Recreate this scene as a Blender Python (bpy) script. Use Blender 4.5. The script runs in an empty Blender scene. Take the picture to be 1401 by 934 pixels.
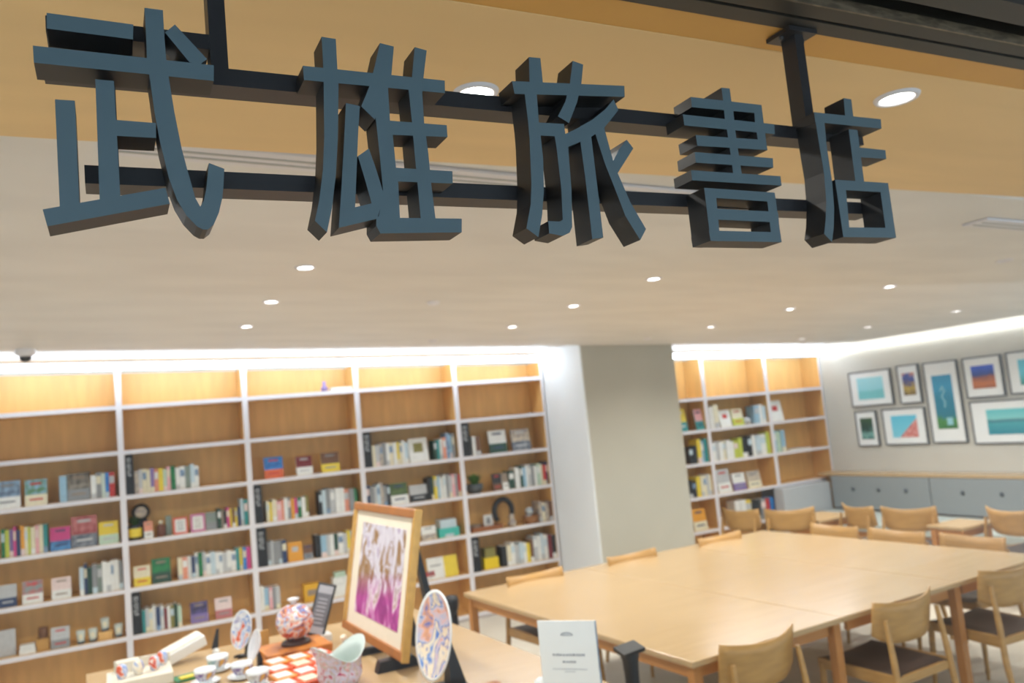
import bpy, math, random
from mathutils import Vector, Matrix
from mathutils.geometry import delaunay_2d_cdt
random.seed(7)
PI = math.pi
scene = bpy.context.scene
COL = scene.collection
EYE = 1.85

# ------------------------------------------------------------ camera
cam_data = bpy.data.cameras.new('camera')
cam = bpy.data.objects.new('camera', cam_data)
COL.objects.link(cam)
rot = Matrix(((0.89440, 0.04193, -0.44530), (-0.43689, -0.13132, -0.88988), (-0.09579, 0.99045, -0.09913)))
cam.matrix_world = Matrix.Translation((0, 0, EYE)) @ rot.to_4x4()
cam_data.sensor_width = 36.0
cam_data.lens = 36.0 * 1115.0 / 1401.0
cam_data.clip_start = 0.05
cam_data.dof.use_dof = True
cam_data.dof.focus_distance = 1.12
cam_data.dof.aperture_fstop = 4.9
scene.camera = cam

# ------------------------------------------------------------ world (dim mall concourse)
world = bpy.data.worlds.new('world')
scene.world = world
world.use_nodes = True
bg = world.node_tree.nodes['Background']
bg.inputs[0].default_value = (0.72, 0.85, 1.0, 1)
bg.inputs[1].default_value = 1.5

scene.view_settings.view_transform = 'Standard'
scene.view_settings.look = 'None'
scene.view_settings.gamma = 1.0
scene.view_settings.use_curve_mapping = False
scene.view_settings.exposure = 0.27
LAMP_W = 8.6
COVE_STRENGTH = 15.0

# ------------------------------------------------------------ materials
def lin(c):
    return tuple((v / 12.92 if v <= 0.04045 else ((v + 0.055) / 1.055) ** 2.4) for v in (x / 255.0 for x in c))
MATS = {}
def mat(name, rgb, rough=0.5, metal=0.0, grain=0.0, scale=20.0, stretch=(1, 1, 1), second=None, bump=0.0, spec=0.5, emit=0.0, trans=0.0):
    """procedural principled material: rgb is sRGB 0..255; grain mixes towards a second tone through noise"""
    if name in MATS:
        return MATS[name]
    m = bpy.data.materials.new(name)
    m.use_nodes = True
    nt = m.node_tree
    b = nt.nodes['Principled BSDF']
    c = lin(rgb)
    b.inputs['Roughness'].default_value = rough
    b.inputs['Metallic'].default_value = metal
    b.inputs['Specular IOR Level'].default_value = spec
    if trans:
        b.inputs['Transmission Weight'].default_value = trans
    if emit:
        b.inputs['Emission Color'].default_value = (*c, 1)
        b.inputs['Emission Strength'].default_value = emit
    tc = nt.nodes.new('ShaderNodeTexCoord')
    mp = nt.nodes.new('ShaderNodeMapping')
    mp.inputs['Scale'].default_value = stretch
    nt.links.new(tc.outputs['Object'], mp.inputs['Vector'])
    nz = nt.nodes.new('ShaderNodeTexNoise')
    nz.inputs['Scale'].default_value = scale
    nz.inputs['Detail'].default_value = 4
    nt.links.new(mp.outputs['Vector'], nz.inputs['Vector'])
    rp = nt.nodes.new('ShaderNodeValToRGB')
    d = lin(second) if second else tuple(v * (1 - grain) for v in c)
    rp.color_ramp.elements[0].position = 0.38
    rp.color_ramp.elements[1].position = 0.62
    rp.color_ramp.elements[0].color = (*d, 1)
    rp.color_ramp.elements[1].color = (*c, 1)
    nt.links.new(nz.outputs['Fac'], rp.inputs['Fac'])
    nt.links.new(rp.outputs['Color'], b.inputs['Base Color'])
    if bump:
        bp = nt.nodes.new('ShaderNodeBump')
        bp.inputs['Strength'].default_value = bump
        nt.links.new(nz.outputs['Fac'], bp.inputs['Height'])
        nt.links.new(bp.outputs['Normal'], b.inputs['Normal'])
    MATS[name] = m
    return m

def ramp_mat(name, stops, axis=2, lo=0.0, hi=1.0, warp=0.25, scale=4.0, rough=0.4, kind='noise', constant=False):
    """print: colour ramp along one object axis, disturbed by noise or cells"""
    if name in MATS:
        return MATS[name]
    m = bpy.data.materials.new(name)
    m.use_nodes = True
    nt = m.node_tree
    b = nt.nodes['Principled BSDF']
    b.inputs['Roughness'].default_value = rough
    tc = nt.nodes.new('ShaderNodeTexCoord')
    sp = nt.nodes.new('ShaderNodeSeparateXYZ')
    nt.links.new(tc.outputs['Object'], sp.inputs[0])
    mr = nt.nodes.new('ShaderNodeMapRange')
    mr.inputs[1].default_value = lo
    mr.inputs[2].default_value = hi
    mr.clamp = False
    nt.links.new(sp.outputs[axis], mr.inputs[0])
    if kind == 'cells':
        nz = nt.nodes.new('ShaderNodeTexVoronoi')
        nz.inputs['Scale'].default_value = scale
        out = nz.outputs['Color']
    else:
        nz = nt.nodes.new('ShaderNodeTexNoise')
        nz.inputs['Scale'].default_value = scale
        nz.inputs['Detail'].default_value = 5
        nz.inputs['Distortion'].default_value = 0.8
        out = nz.outputs['Fac']
    nt.links.new(tc.outputs['Object'], nz.inputs['Vector'])
    su = nt.nodes.new('ShaderNodeMath'); su.operation = 'SUBTRACT'
    nt.links.new(out, su.inputs[0]); su.inputs[1].default_value = 0.5
    mu = nt.nodes.new('ShaderNodeMath'); mu.operation = 'MULTIPLY_ADD'
    nt.links.new(su.outputs[0], mu.inputs[0]); mu.inputs[1].default_value = warp
    nt.links.new(mr.outputs[0], mu.inputs[2])
    rp = nt.nodes.new('ShaderNodeValToRGB')
    if constant:
        rp.color_ramp.interpolation = 'CONSTANT'
    els = rp.color_ramp.elements
    while len(els) < len(stops):
        els.new(0.5)
    for e, (p, c) in zip(els, stops):
        e.position = p
        e.color = (*lin(c), 1)
    nt.links.new(mu.outputs[0], rp.inputs[0])
    nt.links.new(rp.outputs[0], b.inputs['Base Color'])
    MATS[name] = m
    return m

def emissive(name, rgb, strength):
    m = bpy.data.materials.new(name)
    m.use_nodes = True
    nt = m.node_tree
    for n in list(nt.nodes):
        nt.nodes.remove(n)
    e = nt.nodes.new('ShaderNodeEmission')
    e.inputs[0].default_value = (*lin(rgb), 1)
    e.inputs[1].default_value = strength
    o = nt.nodes.new('ShaderNodeOutputMaterial')
    nt.links.new(e.outputs[0], o.inputs[0])
    return m

M_CEIL = mat('ceiling_plaster', (230, 226, 222), 0.55, grain=0.07, scale=1.6, stretch=(1, 2.5, 1))
M_SOFFIT = mat('soffit_wood_veneer', (238, 200, 142), 0.5, grain=0.06, scale=3, stretch=(0.4, 3, 1))
M_SOFFIT2 = mat('soffit_edge_wood', (216, 160, 78), 0.5, grain=0.05, scale=3)
M_WALL = mat('wall_plaster', (205, 202, 192), 0.8, grain=0.05, scale=2.5, bump=0.02)
M_PILLAR = mat('pillar_plaster', (188, 184, 170), 0.8, grain=0.06, scale=2.0, bump=0.02)
M_WHITE = mat('white_paint', (226, 222, 226), 0.45, grain=0.03, scale=3)
M_FLOOR = mat('floor_stone', (220, 212, 196), 0.4, grain=0.08, scale=3.0)
M_BIRCH = mat('birch_panel', (228, 182, 112), 0.45, grain=0.12, scale=6.0, stretch=(3, 3, 0.5))
M_TABLE = mat('table_beech', (192, 162, 120), 0.22, grain=0.07, scale=5.0, stretch=(0.6, 5, 1))
M_TABLE_EDGE = mat('table_edge_beech', (190, 130, 70), 0.45, grain=0.1, scale=6.0)
M_CHAIR = mat('chair_oak', (192, 148, 86), 0.4, grain=0.14, scale=9.0, stretch=(1, 1, 4))
M_LEATHER = mat('seat_leather_brown', (74, 56, 46), 0.4, grain=0.15, scale=30)
M_SIGN_FACE = mat('sign_face_slate', (88, 107, 115), 0.45, grain=0.04, scale=6)
M_SIGN_SIDE = mat('sign_return_dark', (30, 29, 30), 0.5, grain=0.1, scale=8)
M_STEEL = mat('powder_coated_steel', (40, 38, 40), 0.42, grain=0.1, scale=10)
M_HEAD = mat('header_dark_bronze', (46, 42, 36), 0.5, grain=0.1, scale=5)
M_HEAD_EDGE = mat('header_worn_edge', (128, 112, 92), 0.5, grain=0.5, scale=30, stretch=(1, 4, 4))
M_BLACK = mat('black_plastic', (22, 23, 26), 0.45, grain=0.1)
M_FABRIC = mat('bench_fabric_grey', (142, 146, 146), 0.9, grain=0.08, scale=120, bump=0.05)
M_FABRIC_L = mat('bench_fabric_light', (186, 188, 190), 0.9, grain=0.08, scale=60, bump=0.05)
M_SEAT = mat('bench_seat_fabric', (180, 188, 182), 0.9, grain=0.06, scale=80)
M_PAPER = mat('page_paper', (232, 226, 212), 0.8, grain=0.08, scale=80, stretch=(1, 1, 1))
M_FRAME = mat('picture_frame_graphite', (92, 94, 96), 0.35, grain=0.05)
M_MAT = mat('mat_board', (238, 240, 240), 0.8, grain=0.02)
M_GOLD = mat('frame_gilt_wood', (214, 168, 92), 0.35, grain=0.15, scale=30, stretch=(1, 1, 1), metal=0.15)
M_GOLD2 = mat('frame_brown_wood', (176, 112, 52), 0.4, grain=0.15, scale=20)
M_CREAM = mat('cream_mount', (238, 228, 208), 0.8, grain=0.03)
M_PORC = mat('white_porcelain', (236, 240, 242), 0.15, grain=0.02)
M_ACRYL = mat('frosted_acrylic', (226, 220, 204), 0.35, grain=0.03)
M_WALLPIC = mat('ochre_card', (196, 150, 84), 0.7, grain=0.1)

PAL = dict(white=(236, 236, 232), cream=(232, 222, 190), grey=(140, 142, 144), lightgrey=(192, 194, 196), black=(28, 30, 32), navy=(40, 58, 98),
           blue=(40, 100, 180), lightblue=(150, 190, 214), paleblue=(196, 216, 226), teal=(40, 140, 140), green=(30, 130, 66), lime=(196, 206, 70),
           yellow=(238, 208, 50), orange=(238, 160, 36), red=(204, 50, 46), pink=(236, 170, 176), magenta=(208, 60, 130), brown=(112, 72, 46),
           darkgreen=(28, 66, 50), violet=(130, 110, 170), salmon=(236, 150, 120), olive=(136, 128, 60), beige=(206, 190, 164), taupe=(150, 132, 114),
           bluegrey=(92, 112, 140), skygreen=(90, 140, 90), skyblue=(70, 140, 200), stone=(150, 142, 130), redphoto=(150, 60, 62), greyphoto=(130, 134, 142),
           palegreen=(188, 214, 190), multicolour=(130, 150, 150), palepink=(236, 212, 208), greengrey=(128, 142, 132), pale=(206, 220, 206),
           redcard=(222, 96, 80), pinkcard=(206, 110, 160), darkpurple=(52, 44, 72), darkred=(120, 30, 36), rose=(190, 110, 112), redorange=(226, 100, 50),
           olivegreen=(86, 112, 56))
SECOND = dict(bluegrey=(150, 180, 210), skygreen=(150, 190, 220), stone=(90, 84, 78), redphoto=(190, 120, 120), greyphoto=(70, 80, 96),
              multicolour=(190, 100, 100), skyblue=(60, 100, 150), darkpurple=(90, 80, 140), olivegreen=(50, 70, 36), blue=(60, 140, 210),
              green=(20, 90, 60), beige=(150, 140, 140))
PAL = {k_: tuple(v_ * 0.9 + 0.1 * (110 + 0.35 * sum(c_) / 3) for v_ in c_) for k_, c_ in PAL.items()}
def pal(n):
    if n in SECOND:
        return mat('print_' + n, PAL[n], 0.5, second=SECOND[n], scale=22)
    return mat('print_' + n, PAL[n], 0.5, grain=0.12, scale=35)

# ------------------------------------------------------------ mesh builder
class MB:
    def __init__(s):
        s.v = []; s.f = []; s.m = []; s.smooth = []
    def add(s, verts, faces, mi=0, smooth=False):
        o = len(s.v)
        s.v += [tuple(v) for v in verts]
        for k, f in enumerate(faces):
            s.f.append(tuple(o + i for i in f))
            s.m.append(mi[k] if isinstance(mi, (list, tuple)) else mi)
            s.smooth.append(smooth)
        return s
    def box(s, x0, x1, y0, y1, z0, z1, mi=0, front=None, M=None):
        v = [(x0, y0, z0), (x1, y0, z0), (x1, y1, z0), (x0, y1, z0), (x0, y0, z1), (x1, y0, z1), (x1, y1, z1), (x0, y1, z1)]
        if M is not None:
            v = [M @ Vector(p) for p in v]
        f = [(0, 1, 5, 4), (1, 2, 6, 5), (2, 3, 7, 6), (3, 0, 4, 7), (4, 5, 6, 7), (3, 2, 1, 0)]
        return s.add(v, f, [mi if front is None else front, mi, mi, mi, mi, mi])
    def hexa(s, bottom, top, mi=0):
        n = len(bottom)
        v = list(bottom) + list(top)
        f = [tuple(range(n - 1, -1, -1)), tuple(range(n, 2 * n))] + [(i, (i + 1) % n, n + (i + 1) % n, n + i) for i in range(n)]
        return s.add(v, f, mi)
    def tube(s, pts, rad, n=10, mi=0, cap=True):
        pts = [Vector(p) for p in pts]
        if not isinstance(rad, (list, tuple)):
            rad = [rad] * len(pts)
        rings = []
        for i, p in enumerate(pts):
            t = (pts[min(i + 1, len(pts) - 1)] - pts[max(i - 1, 0)]).normalized()
            a = t.cross(Vector((0, 1, 0)) if abs(t.y) < 0.9 else Vector((1, 0, 0))).normalized()
            b = t.cross(a)
            rings.append([p + rad[i] * (a * math.cos(2 * PI * k / n) + b * math.sin(2 * PI * k / n)) for k in range(n)])
        v = [q for r in rings for q in r]
        f = [(i * n + k, i * n + (k + 1) % n, (i + 1) * n + (k + 1) % n, (i + 1) * n + k) for i in range(len(rings) - 1) for k in range(n)]
        s.add(v, f, mi, True)
        if cap:
            s.add(rings[0], [tuple(range(n))], mi); s.add(rings[-1], [tuple(range(n - 1, -1, -1))], mi)
        return s
    def lathe(s, prof, c=(0, 0, 0), n=24, mi=0, M=None, sx=1.0):
        v = []
        for r, z in prof:
            for k in range(n):
                a = 2 * PI * k / n
                p = Vector((c[0] + sx * r * math.cos(a), c[1] + r * math.sin(a), c[2] + z))
                v.append(M @ p if M is not None else p)
        f = [(i * n + k, i * n + (k + 1) % n, (i + 1) * n + (k + 1) % n, (i + 1) * n + k) for i in range(len(prof) - 1) for k in range(n)]
        return s.add(v, f, mi, True)
    def mesh(s, name, mats):
        me = bpy.data.meshes.new(name)
        me.from_pydata(s.v, [], s.f)
        for m in (mats if isinstance(mats, (list, tuple)) else [mats]):
            me.materials.append(m)
        me.polygons.foreach_set('material_index', s.m)
        me.polygons.foreach_set('use_smooth', s.smooth)
        me.update()
        return me

def link(o, parent=None):
    COL.objects.link(o)
    if parent is not None:
        o.parent = parent
    return o
def obj(name, mb, mats, parent=None, bevel=0.0, loc=None, rotz=None):
    me = mb if isinstance(mb, bpy.types.Mesh) else mb.mesh(name, mats)
    o = link(bpy.data.objects.new(name, me), parent)
    if loc: o.location = loc
    if rotz is not None: o.rotation_euler = (0, 0, rotz)
    if bevel:
        b = o.modifiers.new('bevel', 'BEVEL'); b.width = bevel; b.segments = 2; b.limit_method = 'ANGLE'
    return o
def tag(o, label, cat, group=None):
    o['label'] = label; o['category'] = cat
    if group: o['group'] = group
    return o
def thing(name, label, cat, loc=(0, 0, 0), rotz=0.0, group=None):
    o = bpy.data.objects.new(name, None)
    o.empty_display_size = 0.1
    COL.objects.link(o)
    o.location = loc; o.rotation_euler = (0, 0, rotz)
    return tag(o, label, cat, group)
def struct(name, mb, mats, bevel=0.0):
    o = obj(name, mb, mats, bevel=bevel)
    o['kind'] = 'structure'
    return o
def dup(root, loc, rotz, label, group=None):
    r = root.copy(); COL.objects.link(r); r.location = loc; r.rotation_euler = (0, 0, rotz)
    r['label'] = label
    if group: r['group'] = group
    for ch in list(root.children):
        c = ch.copy(); COL.objects.link(c); c.parent = r
        for g in list(ch.children):
            d = g.copy(); COL.objects.link(d); d.parent = c
    return r
ORD = ['zeroth', 'first', 'second', 'third', 'fourth', 'fifth', 'sixth', 'seventh', 'eighth', 'ninth', 'tenth', 'eleventh', 'twelfth', 'thirteenth',
       'fourteenth', 'fifteenth', 'sixteenth', 'seventeenth', 'eighteenth', 'nineteenth', 'twentieth', 'twenty-first', 'twenty-second',
       'twenty-third', 'twenty-fourth', 'twenty-fifth', 'twenty-sixth']

# ------------------------------------------------------------ room shell
SL = 0.035
def cz(x): return EYE + 0.8025 - SL * x          # the ceiling leans slightly down to the right
WALL_Y, WALL_X, LEFT_X = 7.86, 8.08, -3.4
struct('floor', MB().box(LEFT_X - 0.1, WALL_X + 0.2, -4.0, WALL_Y + 0.15, -0.1, 0.0), M_FLOOR)
struct('wall_back', MB().box(LEFT_X, WALL_X + 0.15, WALL_Y, WALL_Y + 0.12, 0, 3.1), M_WALL)
struct('wall_right', MB().box(WALL_X, WALL_X + 0.12, 0.9, WALL_Y, 0, 3.1), M_WALL)
struct('wall_left', MB().box(LEFT_X - 0.12, LEFT_X, 0.9, WALL_Y + 0.12, 0, 3.1), M_WALL)
CY1 = 6.55
XR = 7.62
cb = MB()
cb.hexa([(LEFT_X, 1.9355, cz(LEFT_X)), (LEFT_X, CY1, cz(LEFT_X)), (XR, CY1, cz(XR)), (XR, 1.9355, cz(XR))],
        [(LEFT_X, 1.9355, cz(LEFT_X) + 0.05), (LEFT_X, CY1, cz(LEFT_X) + 0.05), (XR, CY1, cz(XR) + 0.05), (XR, 1.9355, cz(XR) + 0.05)])
struct('ceiling', cb, M_CEIL)
rb = MB()
for (x0, x1, y0, y1) in ((LEFT_X, WALL_X, CY1 - 0.02, WALL_Y), (XR - 0.02, WALL_X, 0.95, CY1 - 0.02)):
    rb.hexa([(x0, y0, cz(x0) + 0.052), (x0, y1, cz(x0) + 0.052), (x1, y1, cz(x1) + 0.052), (x1, y0, cz(x1) + 0.052)],
            [(x0, y0, cz(x0) + 0.2), (x0, y1, cz(x0) + 0.2), (x1, y1, cz(x1) + 0.2), (x1, y0, cz(x1) + 0.2)])
struct('trim_1', rb, M_CEIL)                       # cove recess
ZS = EYE + 0.70
struct('trim_2', MB().box(LEFT_X, WALL_X, 1.17, 1.935, ZS, ZS + 0.3), M_SOFFIT)      # wood soffit over the shop front
struct('trim_3', MB().box(LEFT_X, WALL_X, 1.086, 1.17, ZS + 0.002, ZS + 0.3), M_SOFFIT2)
# pillar
struct('wall_pillar', MB().box(4.11, 5.21, 6.75, WALL_Y, 0, 2.75), M_PILLAR)
struct('wall_pillar_lit_side', MB().box(4.095, 4.1095, 6.75, WALL_Y - 0.01, 0, 2.75), mat('pillar_side_cove_lit', (236, 240, 242), 0.6, grain=0.03, scale=2))  # thin added panel; its pale colour stands for cove light on this face
# shop front header, glazing channel and glass
hd = MB()
hd.box(LEFT_X, WALL_X, 1.047, 1.086, ZS, ZS + 0.22, 0)
hd.box(LEFT_X, WALL_X, 0.999, 1.038, ZS, ZS + 0.22, 0)
hd.box(LEFT_X, WALL_X, 1.038, 1.047, ZS + 0.03, ZS + 0.22, 2)
hd.box(LEFT_X, WALL_X, 0.995, 0.9995, ZS - 0.001, ZS + 0.02, 1)
hd.box(LEFT_X, WALL_X, 0.937, 0.995, ZS + 0.05, ZS + 0.22, 2)
hd.box(LEFT_X, WALL_X, 0.878, 0.937, ZS, ZS + 0.22, 0)
hd.box(LEFT_X, WALL_X, 0.70, 0.878, ZS + 0.03, ZS + 0.22, 2)
struct('trim_4', hd, [M_HEAD, M_HEAD_EDGE, M_BLACK])
struct('trim_5', MB().box(LEFT_X, WALL_X, -3.0, 0.70, ZS + 0.2, ZS + 0.3), mat('concourse_ceiling', (96, 104, 118), 0.8, grain=0.05))
gl = bpy.data.materials.new('window_glass')
gl.use_nodes = True
nt = gl.node_tree
for n in list(nt.nodes): nt.nodes.remove(n)
tr = nt.nodes.new('ShaderNodeBsdfTransparent'); tr.inputs[0].default_value = (0.97, 0.985, 0.98, 1)
gs = nt.nodes.new('ShaderNodeBsdfGlossy'); gs.inputs['Roughness'].default_value = 0.02
lw = nt.nodes.new('ShaderNodeLayerWeight'); lw.inputs[0].default_value = 0.5
pw = nt.nodes.new('ShaderNodeMath'); pw.operation = 'POWER'; pw.inputs[1].default_value = 4.0
fr = nt.nodes.new('ShaderNodeMath'); fr.operation = 'MULTIPLY_ADD'; fr.inputs[1].default_value = 0.40; fr.inputs[2].default_value = 0.006
nt.links.new(lw.outputs['Facing'], pw.inputs[0]); nt.links.new(pw.outputs[0], fr.inputs[0])
mx = nt.nodes.new('ShaderNodeMixShader'); ou = nt.nodes.new('ShaderNodeOutputMaterial')
nt.links.new(fr.outputs[0], mx.inputs[0]); nt.links.new(tr.outputs[0], mx.inputs[1]); nt.links.new(gs.outputs[0], mx.inputs[2])
nt.links.new(mx.outputs[0], ou.inputs[0])
struct('window_1', MB().box(LEFT_X, WALL_X, 0.966, 0.974, 0.06, ZS + 0.05), gl)
struct('trim_6', MB().box(LEFT_X, WALL_X, 0.93, 1.01, 0.0, 0.06), M_HEAD)

# ------------------------------------------------------------ lights of the room
M_COVE = emissive('cove_led', (222, 236, 255), COVE_STRENGTH)
M_COVE_B = emissive('cove_led_side', (250, 250, 250), 4.5)
def slope_bar(x0, x1, y0, y1, dz0, dz1):
    f = lambda x, y, d: (x, y, cz(x) + d)
    return MB().hexa([f(x0, y0, dz0), f(x0, y1, dz0), f(x1, y1, dz0), f(x1, y0, dz0)], [f(x0, y0, dz1), f(x0, y1, dz1), f(x1, y1, dz1), f(x1, y0, dz1)])
tag(obj('cove_light', slope_bar(LEFT_X, 4.06, 7.36, 7.40, -0.058, -0.005), M_COVE), 'long white cove light glowing above the bookcases left of the pillar', 'light')
tag(obj('cove_light', slope_bar(5.23, 8.0, 7.36, 7.40, -0.058, -0.005), M_COVE), 'short white cove light above the bookcases right of the pillar', 'light')
tag(obj('cove_light', slope_bar(8.03, 8.076, 1.0, 7.34, -0.045, 0.005), M_COVE_B), 'white cove light along the wall above the framed pictures', 'light')

M_LAMP = emissive('downlight_lens', (255, 252, 246), 14.0)
def spot(x, y, z, w, size=0.08, col=(1.0, 0.97, 0.93)):
    d = bpy.data.lights.new('lamp', 'AREA'); d.shape = 'DISK'; d.size = size; d.energy = w; d.color = col; d.spread = math.radians(150)
    return d
lens = MB().lathe([(0.0, 0.0), (0.026, 0.0), (0.034, 0.002)], n=20)
ring = MB().lathe([(0.034, 0.003), (0.036, -0.004), (0.044, -0.004), (0.047, 0.003)], n=24)
lens_me = lens.mesh('lens', M_LAMP); ring_me = ring.mesh('trim_ring', M_WHITE)
lens_me.flip_normals()
def downlight(x, y, z, label, w=LAMP_W, s=1.0, lit=True, group='ceiling downlights'):
    t = thing('ceiling_downlight', label, 'light', (x, y, z - 0.003), 0, group)
    a = obj('lens', lens_me, None, t); b = obj('trim_ring', ring_me, None, t)
    a.scale = b.scale = (s, s, 1)
    d = spot(x, y, z, w, 0.07 * s)
    l = bpy.data.objects.new('lamp', d); COL.objects.link(l); l.parent = t; l.location = (0, 0, -0.012)
    return t
cols = [(0.805, 'left column of downlights'), (2.69, 'second column of downlights from left'), (4.55, 'third column of downlights from left'), (6.43, 'right column of downlights')]
rows = [(3.58, 'nearest'), (4.45, 'middle'), (5.35, 'far')]
for x, cn in cols:
    for y, rn in rows:
        if x == 6.43:
            y += 0.0
        downlight(x, y, cz(x), '%s round white downlight in the %s' % (rn, cn), w=LAMP_W * {'nearest': 0.65, 'middle': 0.75, 'far': 1.7}[rn])
downlight(6.43, 6.18, cz(6.43), 'small downlight nearest the back corner of the ceiling')
for x, y in ((-1.08, 3.58), (-1.08, 4.45), (-1.08, 5.35), (0.805, 2.75), (2.69, 2.75), (6.43, 2.75), (-1.08, 2.75)):
    downlight(x, y, cz(x), 'round white downlight outside the picture, %s' % {(-1.08, 3.58): 'near row by the left wall', (-1.08, 4.45): 'middle row by the left wall', (-1.08, 5.35): 'far row by the left wall', (0.805, 2.75): 'above the display table end', (2.69, 2.75): 'above the big table corner', (6.43, 2.75): 'near the shop front by the bench', (-1.08, 2.75): 'near the shop front by the left wall'}[(x, y)])
dk = thing('ceiling_downlight', 'unlit pale downlight at the right edge of the ceiling', 'light', (4.55, 2.82, cz(4.55) - 0.003))
obj('trim_ring', ring_me, None, dk); obj('lens', MB().lathe([(0, 0.002), (0.034, 0.002)], n=20), M_WHITE, dk)
for (x, y, s, lb) in ((0.72, 1.495, 1.05, 'round downlight in the wood soffit behind the second sign character'), (1.755, 1.285, 1.15, 'bright round downlight in the wood soffit right of the sign')):
    downlight(x, y, ZS, lb, w=2.5, s=s, group='soffit downlights')
# smoke detectors
for (x, y, lb) in ((1.71, 4.39, 'small round white smoke detector between first two downlight columns'), (2.35, 6.1, 'small round detector near back bookcases, left of pillar'), (4.4, 6.05, 'small round detector on ceiling just right of the pillar front')):
    tag(obj('smoke_detector', MB().lathe([(0, -0.022), (0.022, -0.02), (0.035, -0.008), (0.042, 0.0)], (x, y, cz(x) - 0.001), 20), M_WHITE), lb, 'detector', 'smoke detectors')
# dome camera, far left
dc = thing('dome_camera', 'white and black dome security camera on ceiling at far left', 'camera', (-0.50, 6.45, cz(-0.5)))
obj('housing', MB().lathe([(0.0, -0.05), (0.04, -0.05), (0.062, -0.03), (0.065, 0.0)], n=24), M_WHITE, dc)
obj('dome', MB().lathe([(0.0, -0.088), (0.022, -0.082), (0.036, -0.066), (0.04, -0.048)], n=20), M_BLACK, dc)
# linear air diffusers
M_SLOT = mat('slot_dark', (176, 176, 172), 0.5)
for (x0, x1, lb) in ((0.0, 2.05, 'long white linear air diffuser behind the sign'), (3.42, 5.6, 'white linear air diffuser at right side of ceiling')):
    t = thing('air_diffuser', lb, 'vent', (0, 0, 0), 0, 'linear air diffusers')
    obj('housing', slope_bar(x0, x1, 2.16, 2.28, -0.012, -0.001), M_WHITE, t, bevel=0.003)
    obj('slot', slope_bar(x0 + 0.02, x1 - 0.02, 2.195, 2.205, -0.0145, -0.012), M_SLOT, t)
    obj('slot', slope_bar(x0 + 0.02, x1 - 0.02, 2.235, 2.245, -0.0145, -0.012), M_SLOT, t)

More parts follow.
